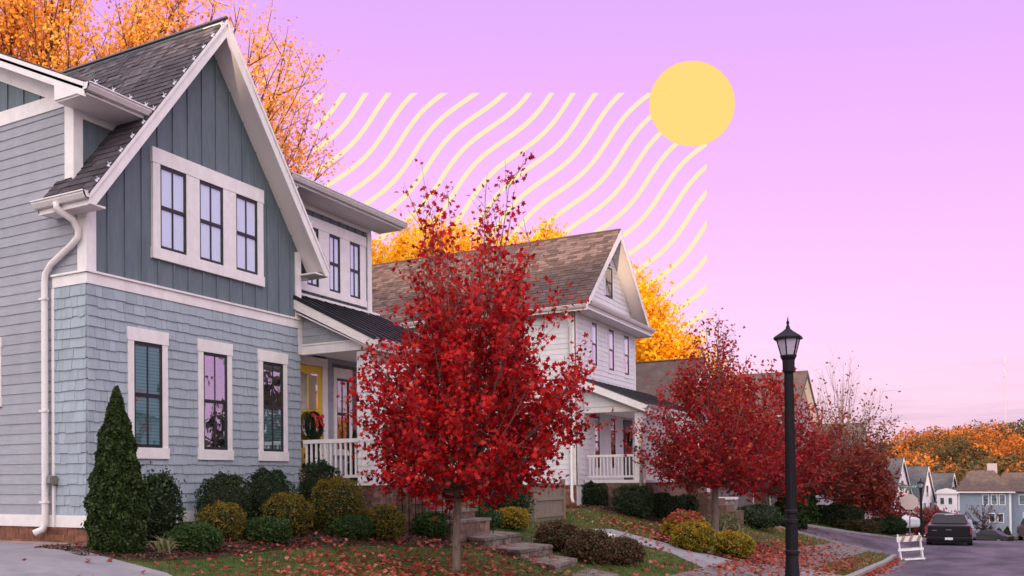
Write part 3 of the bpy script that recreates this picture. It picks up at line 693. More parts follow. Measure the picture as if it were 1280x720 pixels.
G.box('meter_cover', M['galv'], -11.0, -10.92, 9.335, 9.352, 1.585, 1.665, parent=mt)
G.box('conduit', M['gutter'], -10.985, -10.955, 9.43, 9.465, .96, 1.55)
# string-light clips on the eaves and rakes
def clip(p):
    x, y, z = p; r = random.uniform(-.5, .5)
    mb = MB().box(-.012, .012, -.02, .02, 0, .03)
    mb.beam((-.02, -.035, .02), (.02, .035, .085), .012, .012).beam((.02, -.035, .085), (-.02, .035, .02), .012, .012).beam((0, 0, .03), (.05, 0, .06), .01, .012)
    o = mb.build('light_clip', M['clip'], G.e); o.location = Vector(p) - G.L; o.rotation_euler = (0, 0, r); o.scale = (.75, .75, .75)
for k in range(13):
    t = .2 + k * .345; y = 9.17 + t / math.hypot(1, SL)
    if y < 12: clip((XR + .01, y, 5.52 + SL * (y - 9.17)))
    if k % 2 == 0 and y < 12: clip((XR + .01, 2 * 12.08 - y, 5.52 + SL * (y - 9.17)))
for k in range(4): clip((RX + .08, 9.3 + k * .32, 7.01))
for k in range(14): clip((RX + .08, 14.2 + k * .29, 7.01))
# wing wall
for k in range(11):
    y = 14.55 + k * .31
    if y > 17.5: break
    for a, b in (([(5.05, 5.2), (6.68, 6.78)] if y < 17.44 else [(5.05, 6.78)])):
        G.fbox('batten', M['dark'], fm, y - .02, y + .02, a, b, 0, .02)
G.fbox('corner_board', M['white'], fm, 17.45, 17.61, 4.9, 6.775, 0, .034)
trims(G, fm, 15.2, 17.13, 5.32, 6.46, .22, .2, .13, mulls=[(15.6, 15.97), (16.37, 16.73)])
for a, b in ((15.2, 15.6), (15.97, 16.37), (16.73, 17.13)): G.window(fm, a, b, 5.32, 6.46, blind='blindw')
# porch: shed roof of black metal, beam, shingled columns, rail, floor, ceiling
PA, PB = (-10.6, 5.08), (-8.62, 4.05)
pn = Vector((1.03, 0, 1.98)).normalized()
pr = G.put(MB().prism([(PA[0], 14.45, PA[1]), (PB[0], 14.45, PB[1]), (PB[0], 17.85, PB[1]), (PA[0], 17.85, PA[1])], pn * -.035), 'porch_roof', M['metal'])
for k in range(11):
    y = 14.47 + k * .336
    G.put(MB().prism([Vector((PA[0], y - .012, PA[1])), Vector((PB[0], y - .012, PB[1])), Vector((PB[0], y + .012, PB[1])), Vector((PA[0], y + .012, PA[1]))], pn * .035), 'roof_seam', M['metal'], pr)
G.box('wall_flashing', M['white'], -10.598, -10.55, 14.64, 17.9, 5.085, 5.13)
for y in (14.46, 17.8):
    G.put(MB().prism([(PA[0] + .02, y, PA[1] - .045), (PB[0], y, PB[1] - .04), (PB[0], y, PB[1] - .2), (PA[0] + .02, y, PA[1] - .24)], (0, .035, 0)), 'porch_rake_board', M['white'])
G.put(MB().prism([(-10.3, 14.5, 4.9 - .24), (-8.75, 14.5, 3.9), (-8.75, 14.5, 3.875), (-10.3, 14.5, 4.63)], (0, .2, 0)), 'rake_soffit', M['soffit'])
G.box('porch_fascia', M['white'], PB[0] - .03, PB[0], 14.5, 17.8, 3.84, 4.0)
gutter(G, (PB[0] + .001, 14.46, 3.92), (PB[0] + .001, 17.84, 3.92), (1, 0, 0))
G.fbox('porch_beam', M['white'], fp, -10.34, -8.83, 3.9, 4.06, -.14, .03)
G.fbox('porch_beam_cap', M['white'], fp, -10.34, -8.83, 4.06, 4.09, -.14, .045)
G.box('porch_front_beam', M['white'], -9.0, -8.8, 15.0, 17.6, 3.86, 4.06)
G.box('porch_ceiling', M['soffit'], -10.58, -9.0, 14.86, 17.6, 4.0, 4.03)
G.fpoly('porch_gable_wall', M['siding'], fp, [(-10.33, 4.09), (-8.75, 4.09), (-10.33, 4.86)], -.1, 0)
G.emit(courses(fp, [(-10.33, 4.09), (-8.72, 4.09), (-10.33, 4.86)], 4.09, 4.9, .146, seed=41), 'siding_board', M['siding'])
G.put(MB().prism([(-10.33, 14.675, 4.80), (-8.72, 14.675, 4.0), (-8.72, 14.675, 4.08), (-10.33, 14.675, 4.88)], (0, .03, 0)), 'rake_frieze', M['white'])
G.box('porch_floor', M['greyh'] if False else M['white'], -10.58, -8.82, 14.66, 17.7, 1.49, 1.55)
G.box('porch_base', M['mortar'], -10.57, -8.86, 14.72, 17.66, .4, 1.49)
pb = courses(fp, [(-10.33, .55), (-8.83, .55), (-8.83, 1.49), (-10.33, 1.49)], .55, 1.49, .075, (.2, .215), thick=.012, tilt=0, gap=.01, lift=.006, seed=43)
pb += courses(FX(-8.855), [(14.7, .45), (17.66, .45), (17.66, 1.49), (14.7, 1.49)], .45, 1.49, .075, (.2, .215), thick=.012, tilt=0, gap=.01, lift=.006, seed=44)
G.emit(pb, 'brick', M['brickd'], 300)
for y0 in (14.7, 17.3):
    G.box('column', M['white'], -9.14, -8.86, y0 + .02, y0 + .28, 1.552, 3.86)
    G.emit(courses(FY(y0 + .018), [(-9.15, 1.56), (-8.85, 1.56), (-8.85, 3.88), (-9.15, 3.88)], 1.56, 3.88, .145, (.09, .2), thick=.012, tilt=.014, jit=.02, seed=51), 'column_shingle', M['wshake'])
    G.emit(courses(FX(-8.86), [(y0, 1.56), (y0 + .3, 1.56), (y0 + .3, 3.88), (y0, 3.88)], 1.56, 3.88, .145, (.09, .2), thick=.012, tilt=.014, jit=.02, seed=52), 'column_shingle', M['wshake'])
rl = G.fbox('porch_rail', M['white'], fp, -10.33, -9.15, 2.26, 2.33, -.06, .01)
G.fbox('rail_bottom', M['white'], fp, -10.33, -9.15, 1.63, 1.68, -.05, .0, rl)
for k in range(11): G.fbox('baluster', M['white'], fp, -10.29 + k * .107, -10.29 + k * .107 + .034, 1.68, 2.26, -.045, -.01, rl)
# back wall of the porch: lap boards, yellow glazed door, window
G.emit(courses(fm, [(14.63, 1.55), (17.6, 1.55), (17.6, 4.0), (14.63, 4.0)], 1.55, 4.0, .146, holes=[(14.63, 15.86, 1.55, 4.0), (16.08, 16.95, 2.0, 3.9)], seed=45), 'siding_board', M['siding'])
G.fbox('door_casing', M['white'], fm, 15.69, 15.85, 1.552, 3.79, 0, .06)
G.fbox('door_casing', M['white'], fm, 14.64, 15.85, 3.79, 3.95, 0, .062)
dr = G.fbox('front_door', M['yellow'], fm, 14.78, 15.68, 1.56, 3.78, 0, .03)
for a, b in ((14.93, 15.2), (15.24, 15.52)):
    for c, d in ((2.2, 2.9), (2.94, 3.63)):
        G.fbox('pane', M['glass'], fm, a, b, c, d, .031, .036, dr)
G.put(MB().lathe([(.02, 0), (.035, .03), (.0, .06)], (-10.56, 15.6, 2.5), 10), 'door_handle', M['chrome'], dr)
trims(G, fm, 16.2, 16.66, 2.2, 3.62, .1, .2, .12)
G.window(fm, 16.2, 16.66, 2.2, 3.62, blind='blindw', lower='inside')
# brick porch steps
st = [(-8.84 + i * .3, 1.36 - i * .17) for i in range(4)]
for q, (x, z) in enumerate(st):
    G.box('porch_step', M['mortar'], x, x + .3, 15.6, 16.95, .2, z - .05); G.box('step_tread', M['stone'], x - .01, x + .33, 15.56, 17.0, z - .048, z)
    G.emit(courses(FY(15.6), [(x, .3), (x + .3, .3), (x + .3, z - .05), (x, z - .05)], .3, z - .05, .075, (.1, .2), thick=.012, tilt=0, gap=.01, seed=200 + q) + courses(FX(x + .3), [(15.6, .3), (16.95, .3), (16.95, z - .05), (15.6, z - .05)], .3, z - .05, .075, (.2, .215), thick=.012, tilt=0, gap=.01, seed=210 + q), 'brick', M['brickd'], 60)
railing = thing('iron_railing', 'black iron railing beside the porch steps of the grey-blue house', 'railing', (-8.7, 15.5, .5))
def rel(mb, o): 
    m2 = MB(); L = Vector(o.location); m2.v = [tuple(Vector(v) - L) for v in mb.v]; m2.f = mb.f; return m2
for yy in (15.5, 17.05):
    rel(MB().tube([(-8.75, yy, 2.1), (-7.6, yy, 1.35), (-7.5, yy, 1.2)], .018, 6), railing).build('handrail', M['iron'], railing)
    for k in range(9):
        x = -8.7 + k * .137; zt = 2.1 - (x + 8.75) * .652
        rel(MB().tube([(x, yy, h1(x, yy) + .05), (x, yy, zt)], .009, 5), railing).build('baluster', M['iron'], railing)
# roof vent pipe behind
# ------------------------------------------------------------------ a gabled house, street gable facing +X
def gabled(name, label, loc, X, y0, y1, depth, zb, ze, zr, wall, roof, oh=.4, oy=.3, reveal=.16, group=None, boards=True, shingles=True, cat='house', trimm='white', limit=300):
    h = House(name, label, cat, loc, group); fr = FX(X); fsd = FY(y0); ym = (y0 + y1) / 2
    h.box('wall_core', wall, X - depth, X - .002, y0 + .002, y1, zb, ze)
    h.fpoly('gable_wall', wall, fr, [(y0, ze), (y1, ze), (ym, zr - .15)], -.15, -.001)
    s = (zr - ze) / (ym - y0 + oy) ; z_e = zr - s * (ym - y0 + oy)
    for sg in (-1, 1):
        ye = ym + sg * (ym - y0 + oy); n = Vector((0, sg * s, 1)).normalized()
        h.put(MB().prism([(X - depth - oh, ye, z_e), (X + oh, ye, z_e), (X + oh, ym, zr), (X - depth - oh, ym, zr)], n * -.1), 'roof_deck', roof)
        L = math.hypot(ym - y0 + oy, zr - z_e)
        if shingles:
            h.emit(courses(Frame((X + oh + .01, ye, z_e), (-1, 0, 0), (0, -sg, s), (0, sg * s, 1)), [(0, -.02), (depth + 2 * oh, -.02), (depth + 2 * oh, L), (0, L)], -.02, L, .155, (.16, .36), thick=.006, tilt=.010, gap=.012, lift=.014, seed=61), 'roof_shingle', roof, limit if sg < 0 else 0)
        h.put(MB().prism([(X + oh - .02, ye, z_e - .02), (X + oh - .02, ym, zr - .01), (X + oh - .02, ym, zr - .30), (X + oh - .02, ye, z_e - .2)], (.035, 0, 0)), 'barge_board', M[trimm])
        h.put(MB().prism([(X + .003, ye, z_e - .12), (X + oh - .03, ye, z_e - .12), (X + oh - .03, ym, zr - .13), (X + .003, ym, zr - .13)], n * -.015), 'soffit', M['soffit'])
        h.put(MB().box(X - depth, X + oh, ye - .01, ye + .01, z_e - .2, z_e - .03), 'fascia', M[trimm])
        gutter(h, (X - depth, ye + sg * .012, z_e - .13), (X + oh, ye + sg * .012, z_e - .13), (0, sg, 0))
    h.put(MB().box(X - depth - oh, X + oh, ym - .06, ym + .06, zr - .02, zr + .03), 'ridge_cap', roof)
    return h, fr, fsd, ym
K, kf, ks, km = gabled('white_house', 'white lap-sided house with a tall street gable, brown shingle roof and front porch', (-13, 31, .6), -9.85, 28.2, 34.4, 9.5, .75, 6.72, 9.62, M['wwall'], M['roofb'], oh=.5, oy=.38)
Z0, Z1 = 1.37, 6.72
khol = [(a - .09, b + .09, 5.0, 6.62) for a, b in ((29.68, 30.16), (31.4, 31.92), (33.1, 33.62))]
kp = courses(kf, [(28.2, Z0), (34.4, Z0), (34.4, 6.62), (28.2, 6.62)], Z0, 6.62, .158, holes=khol + [(28.75, 36, 1.3, 4.62), (28.2, 28.34, 1, 7), (34.26, 34.4, 1, 7)], seed=71)
kp += courses(kf, [(28.2, 6.85), (34.4, 6.85), (31.3, 9.42)], 6.85, 9.42, .158, holes=[(31.0, 32.0, 7.48, 8.9)], seed=72)
kp += courses(ks, [(-19.3, Z0), (-9.99, Z0), (-9.99, 6.56), (-19.3, 6.56)], Z0, 6.56, .158, seed=73)
K.emit(kp, 'siding_board', M['wwall'])
K.fbox('corner_board', M['white'], kf, 28.17, 28.33, Z0, 6.6, 0, .03); K.fbox('corner_board', M['white'], kf, 34.27, 34.43, Z0, 6.6, 0, .03)
K.fbox('corner_board', M['white'], ks, -9.99, -9.82, Z0, 6.56, 0, .03)
K.fbox('frieze_board', M['white'], kf, 28.34, 34.26, 6.45, 6.6, 0, .035)
K.put(MB().box(-9.84, -9.32, 27.85, 34.75, 6.55, 6.61), 'cornice_soffit', M['soffit'])
K.put(MB().box(-9.36, -9.31, 27.85, 34.75, 6.62, 6.78), 'cornice_fascia', M['white'])
K.put(MB().prism([(-9.31, 28.0, 6.78), (-9.31, 34.6, 6.78), (-9.84, 34.35, 6.95), (-9.84, 28.25, 6.95)], (0, 0, .03)), 'pent_roof', M['roofb'])
gutter(K, (-9.305, 27.83, 6.68), (-9.305, 34.77, 6.68), (1, 0, 0))
for a, b in ((29.68, 30.16), (31.4, 31.92), (33.1, 33.62)):
    K.fbox('window_casing', M['white'], kf, a - .08, a, 5.05, 6.5, 0, .035); K.fbox('window_casing', M['white'], kf, b, b + .08, 5.05, 6.5, 0, .035)
    K.fbox('window_sill', M['white'], kf, a - .09, b + .09, 4.99, 5.1, 0, .04)
    K.window(kf, a, b, 5.12, 6.44, blind='blindw', lower='inside', munt=False)
K.fbox('window_casing', M['white'], kf, 31.02, 31.12, 7.5, 8.52, 0, .035); K.fbox('window_casing', M['white'], kf, 31.88, 31.98, 7.5, 8.52, 0, .035)
K.window(kf, 31.12, 31.88, 7.5, 8.5, munt=False, blind='inside', glass='glassd')
K.put(MB().prism([kf.p(31.5 + .2 * math.cos(a), 8.56 + .3 * math.sin(a), 0) for a in np.linspace(0, math.pi, 9)], (.03, 0, 0)), 'arched_light', M['black'])
K.emit(courses(ks, [(-19.3, .62), (-9.86, .62), (-9.86, Z0 - .01), (-19.3, Z0 - .01)], .62, 1.36, .09, (.24, .26), thick=.012, tilt=0, gap=.012, seed=74), 'brick', M['brick'], 120)
K.put(MB().tube([(-9.98, 27.78, 6.56), (-9.98, 27.9, 6.35), (-9.98, 28.12, 6.15), (-9.98, 28.12, 1.0), (-9.9, 28.0, .85)], .05, 8), 'downspout', M['gutter'], smooth=True)
# porch of the white house
q0, q1 = 28.9, 36.0
kq = FY(q0)
nq = Vector((.85, 0, 1.95)).normalized()
kr = K.put(MB().prism([(-9.85, q0 - .3, 4.62), (-7.9, q0 - .3, 3.77), (-7.9, q1 + .2, 3.77), (-9.85, q1 + .2, 4.62)], nq * -.05), 'porch_roof', M['greyroof'])
for k in range(18):
    y = q0 - .25 + k * .43
    K.put(MB().prism([(-9.85, y, 4.62), (-7.9, y, 3.77), (-7.9, y + .03, 3.77), (-9.85, y + .03, 4.62)], nq * .03), 'roof_seam', M['metal'], kr)
K.put(MB().prism([(-9.84, q0 - .3, 4.58), (-7.9, q0 - .3, 3.73), (-7.9, q0 - .3, 3.5), (-9.84, q0 - .3, 4.33)], (0, .04, 0)), 'porch_rake_board', M['white'])
K.fbox('porch_beam', M['white'], kq, -9.84, -8.0, 3.55, 3.72, -.15, 0)
K.box('porch_front_beam', M['white'], -8.25, -8.0, q0 + .15, q1, 3.5, 3.7)
K.fpoly('porch_gable_wall', M['wwall'], kq, [(-9.84, 3.72), (-8.1, 3.72), (-9.84, 4.5)], -.1, 0)
K.emit(courses(kq, [(-9.84, 3.72), (-8.1, 3.72), (-9.84, 4.5)], 3.72, 4.5, .158, seed=75), 'siding_board', M['wwall'])
gutter(K, (-7.9, q0 - .32, 3.6), (-7.9, q1 + .2, 3.6), (1, 0, 0))
K.put(MB().tube([(-7.82, q0 - .2, 3.6), (-7.85, q0 - .1, 3.42), (-8.1, q0 - .06, 3.2), (-8.12, q0 - .06, 1.3)], .045, 8), 'downspout', M['gutter'], smooth=True)
for y in (q0, 32.4, 35.7): K.box('porch_column', M['white'], -8.3, -8.06, y + .01, y + .25, 1.5, 3.5)
K.box('porch_floor', M['white'], -9.84, -8.0, q0 - .02, q1, 1.42, 1.5)
K.box('porch_ceiling', M['soffit'], -9.82, -8.25, q0 + .16, q1, 3.62, 3.65)
K.emit(courses(kq, [(-9.84, .3), (-8.05, .3), (-8.05, 1.42), (-9.84, 1.42)], .3, 1.42, .09, (.24, .26), thick=.012, tilt=0, gap=.012, seed=76) +
       courses(FX(-8.05), [(q0, .1), (q1, .1), (q1, 1.42), (q0, 1.42)], .1, 1.42, .09, (.24, .26), thick=.012, tilt=0, gap=.012, seed=77), 'brick', M['brickd'], 250)
K.box('porch_base', M['mortar'], -9.84, -8.055, q0 + .002, q1, 0, 1.42)
kl = K.fbox('porch_rail', M['white'], kq, -9.75, -8.3, 2.2, 2.27, -.06, 0)
K.fbox('rail_bottom', M['white'], kq, -9.75, -8.3, 1.58, 1.64, -.05, 0, kl)
for k in range(13): K.fbox('baluster', M['white'], kq, -9.7 + k * .11, -9.665 + k * .11, 1.64, 2.2, -.045, -.01, kl)
kl = K.box('porch_rail', M['white'], -8.2, -8.14, q0 + .26, 32.4, 2.2, 2.27)
for k in range(24): K.box('baluster', M['white'], -8.19, -8.15, q0 + .36 + k * .135, q0 + .4 + k * .135, 1.5, 2.2, parent=kl)
for a, b in ((29.85, 30.3), (31.45, 31.95)):
    K.window(kf, a, b, 1.9, 3.5, blind='inside', munt=False)
    K.fbox('window_casing', M['white'], kf, a - .09, a, 1.9, 3.5, 0, .035); K.fbox('window_casing', M['white'], kf, b, b + .09, 1.9, 3.5, 0, .035)
K.emit(courses(kf, [(28.75, 1.5), (34.3, 1.5), (34.3, 3.62), (28.75, 3.62)], 1.5, 3.62, .158, holes=[(29.76, 30.39, 1.8, 3.6), (31.36, 32.04, 1.8, 3.6), (32.7, 34.0, 1.5, 3.62)], seed=78), 'siding_board', M['wwall'])
kd = K.fbox('front_door', M['black'], kf, 32.95, 33.9, 1.5, 3.55, 0, .03)
K.fbox('pane', M['glass'], kf, 33.15, 33.7, 2.3, 3.3, .031, .036, kd)
for i in range(5): K.box('porch_step', M['brickd'], -8.0 + i * .3, -7.7 + i * .3, 34.2, 35.5, -.2, 1.25 - i * .21)
gwr = MB()
for i in range(16):
    a = i / 16 * 2 * math.pi; gwr.v += []
pts = [(0.0, .2 * math.cos(a), .2 * math.sin(a)) for a in np.linspace(0, 2 * math.pi, 17)]
def wreath(loc, r, label, bow):
    t = thing('wreath', label, 'wreath', loc)
    MB().tube([(0, r * math.cos(a), r * math.sin(a)) for a in np.linspace(0, 2 * math.pi, 17)], r * .2, 6).build('ring', M['core'], t)
    n = int(900 * r); a = rng.uniform(0, 2 * np.pi, n); rr = r + rng.normal(0, r * .17, n)
    scatter('sprig', OVAL_V, OVAL_F, np.c_[rng.normal(0, r * .15, n), rr * np.cos(a), rr * np.sin(a)], rng.uniform(.04, .07, n), rng.random(n), M['green'], t)
    if bow:
        b = MB()
        for s in (-1, 1):
            b.prism([(.07, .0, r * .75), (.07, s * .17, r * .95), (.07, s * .2, r * .7), (.07, s * .13, r * .6)], (.03, 0, 0))
            b.prism([(.08, .0, r * .75), (.08, s * .06 + .05, r * .1), (.08, s * .12 + .07, -r * .15), (.08, s * .14 + .08, r * .15)], (.015, 0, 0))
        b.build('bow', M['redrib'], t)
    return t
wreath((-10.48, 15.28, 2.62), .24, 'green wreath with a red bow on the yellow front door', True)
wreath((-9.76, 33.4, 2.9), .2, 'small green wreath on the black door of the white house', False)

# houses farther along the street
def simple_windows(h, fr, rects, mat='white', trimw=.1, **k):
    for a, b, c, d in rects:
        h.fbox('window_casing', M[mat], fr, a - trimw, a, c - trimw, d + trimw, 0, .03); h.fbox('window_casing', M[mat], fr, b, b + trimw, c - trimw, d + trimw, 0, .03)
        h.fbox('window_head', M[mat], fr, a, b, d, d + trimw, 0, .03); h.fbox('window_sill', M[mat], fr, a, b, c - trimw, c, 0, .03)
        h.window(fr, a, b, c, d, **k)
A, fa, fa2, _ = gabled('brown_roofed_house', 'house with a plain brown shingle roof behind the second red maple', (-13, 40, .3), -9.0, 37.6, 42.0, 11, .1, 4.3, 6.25, M['wwall'], M['brownroof'], shingles=False)
simple_windows(A, fa, [(38.4, 39.0, 1.5, 3.0), (40.4, 41.0, 1.5, 3.0)], blind='inside', munt=False)
A.emit(courses(fa, [(37.6, .4), (42, .4), (42, 4.3), (37.6, 4.3)], .4, 4.3, .3, holes=[(38.25, 39.15, 1.4, 3.1), (40.25, 41.15, 1.4, 3.1)], seed=80), 'siding_board', M['wwall'])
B_, fb, fb2, _ = gabled('tall_house', 'tall dark-roofed house standing across the side street behind the lamp post', (-13, 64, -1), -8.4, 59.5, 69.5, 10, -1.3, 5.0, 7.9, M['greyh'], M['brownroof'], shingles=False, trimm='brownroof')
simple_windows(B_, fb, [(60.5, 61.4, 2.8, 4.3), (63.2, 64.1, 2.8, 4.3), (66, 66.9, 2.8, 4.3), (61, 62, -.2, 1.4), (66, 67, -.2, 1.4)], blind='inside', munt=False)
simple_windows(B_, fb2, [(-15.5, -14.6, 2.6, 4.1), (-12.5, -11.6, 2.6, 4.1), (-10.3, -9.5, -.2, 1.5)], blind='inside', munt=False)
C_, fc, fc2, _ = gabled('dark_gabled_house', 'dark gabled house with white corner trim, right of the tall house', (-10, 88, -2.5), -7.2, 84, 92, 4.2, -2.9, 3.7, 5.75, M['greyh'], M['brownroof'], shingles=False)
simple_windows(C_, fc, [(85, 86, 1, 2.6), (88.5, 89.5, 1, 2.6)], blind='inside', munt=False)
for i, (X, yc, hw, zb, ze, zr, nm) in enumerate([(-6.6, 135.3, 3.6, -6.2, -1.2, 3.6, 'white gabled house, leftmost of the row far down the street'), (-4.3, 145.0, 3.4, -6.6, -1.9, 2.6, 'white gabled house in the middle of the row far down the street'), (-1.6, 154.0, 3.2, -6.8, -2.2, 1.7, 'white gabled house next to the blue house far down the street')]):
    D_, fd1, fd2, _ = gabled('gabled_house', nm, (X, yc, zb), X, yc - hw, yc + hw, 8, zb, ze, zr, M['whiteh'], M['greyroof'], shingles=False, oh=.25, oy=.2, group='row of white gables down the street')
    simple_windows(D_, fd1, [(yc - 2, yc - .9, zb + 3.0, zb + 4.5), (yc + .9, yc + 2, zb + 3.0, zb + 4.5), (yc - .5, yc + .5, ze + .6, ze + 2.0)], blind='inside', munt=False)
    simple_windows(D_, fd2, [(X - 6, X - 5, zb + 2.6, zb + 4.0), (X - 3, X - 2, zb + 2.6, zb + 4.0)], blind='inside', munt=False)
    D_.e.rotation_euler = (0, 0, math.radians(-11))
# blue house facing down the street
U = House('far_blue_house', 'light blue house with a broad brown hip roof at the end of the street', 'house', (2, 150, -5.9))
fu = FY(147)
U.box('wall_core', M['blueh'], -1.0, 4.6, 147.01, 156, -6.4, -.7); U.box('wall_core', M['blueh'], 4.6, 11.5, 148.5, 157, -6.4, -.7)
U.put(MB().add([(-1.5, 146.5, -.72), (5.1, 146.5, -.72), (5.1, 156.5, -.72), (-1.5, 156.5, -.72), (.4, 151, 2.0), (3.0, 151, 2.0)], [(0, 1, 5, 4), (1, 2, 5), (2, 3, 4, 5), (3, 0, 4), (0, 3, 2, 1)]), 'roof', M['brownroof'])
U.put(MB().add([(3.0, 148, -.72), (12, 148, -.72), (12, 157.5, -.72), (3, 157.5, -.72), (4, 152, 1.7), (10, 152, 1.7)], [(0, 1, 5, 4), (1, 2, 5), (2, 3, 4, 5), (3, 0, 4), (0, 3, 2, 1)]), 'wing_roof', M['brownroof'])
U.box('chimney', M['greyh'], 2.3, 3.4, 152, 153, 1.5, 2.9)
for x in (-1.0, 4.45): U.fbox('corner_board', M['white'], fu, x, x + .22, -6.2, -.75, 0, .05)
U.fbox('fascia', M['white'], fu, -1.5, 5.1, -.85, -.7, .4, .55)
for a in (1.75, 2.65, 3.5): simple_windows(U, fu, [(a, a + .5, -2.3, -1.15)], blind='blindt', munt=False)
for a in (2.4, 3.3): simple_windows(U, fu, [(a, a + .5, -4.5, -3.5)], blind='inside', munt=False)
simple_windows(U, FY(148.5), [(5.6, 6.3, -2.3, -1.2), (7.3, 8.0, -2.3, -1.2), (9.3, 10, -2.3, -1.2), (6, 7, -4.7, -3.4)], blind='blindt', munt=False)
# white two-window front bay with arched pediment and curved porch roof
U.box('front_bay', M['whiteh'], -3.3, -1.05, 146.2, 150, -6.2, -.9)
U.put(MB().prism([(-3.5, 146.0, -.95), (-.9, 146.0, -.95), (-1.2, 146.0, -.5), (-2.2, 146.0, -.25), (-3.2, 146.0, -.5)], (0, 1, 0)), 'pediment', M['white'])
simple_windows(U, FY(146.19), [(-2.9, -2.5, -2.3, -1.5), (-2.0, -1.6, -2.3, -1.5)], blind='blindt', munt=False)
U.put(MB().prism([(-4.9, 143.6, -3.1), (-3.9, 143.6, -2.75), (-.6, 143.6, -3.7), (-.5, 143.6, -3.95), (-4.9, 143.6, -3.3)], (0, 2.6, 0)), 'porch_roof', M['greyroof'])
for x in (-4.6, -3.4, -2.2, -.9): U.box('porch_column', M['white'], x, x + .2, 143.7, 143.9, -6, -3.35)

# house and trees across the street, seen only mirrored in the window glass
O_ = House('neighbour_house', 'teal gabled house across the street mirrored in the front windows', 'house', (15, 34, -1.5))
O_.box('wall_core', M['blueh'], 13, 21, 30, 38, -1.7, 4.6); O_.put(MB().prism([(12.7, 29.6, 4.6), (12.7, 38.4, 4.6), (12.7, 34, 10.2)], (9, 0, 0)), 'roof', M['blueh'])
O_.put(MB().prism([(12.66, 29.6, 4.6), (12.66, 34, 10.2), (12.66, 34, 9.8), (12.66, 30, 4.6)], (.03, 0, 0)), 'barge_board', M['white'])
for a in (31, 33.4, 35.8): O_.box('window', M['inside'], 12.95, 12.99, a, a + 1, 2.0, 3.8)

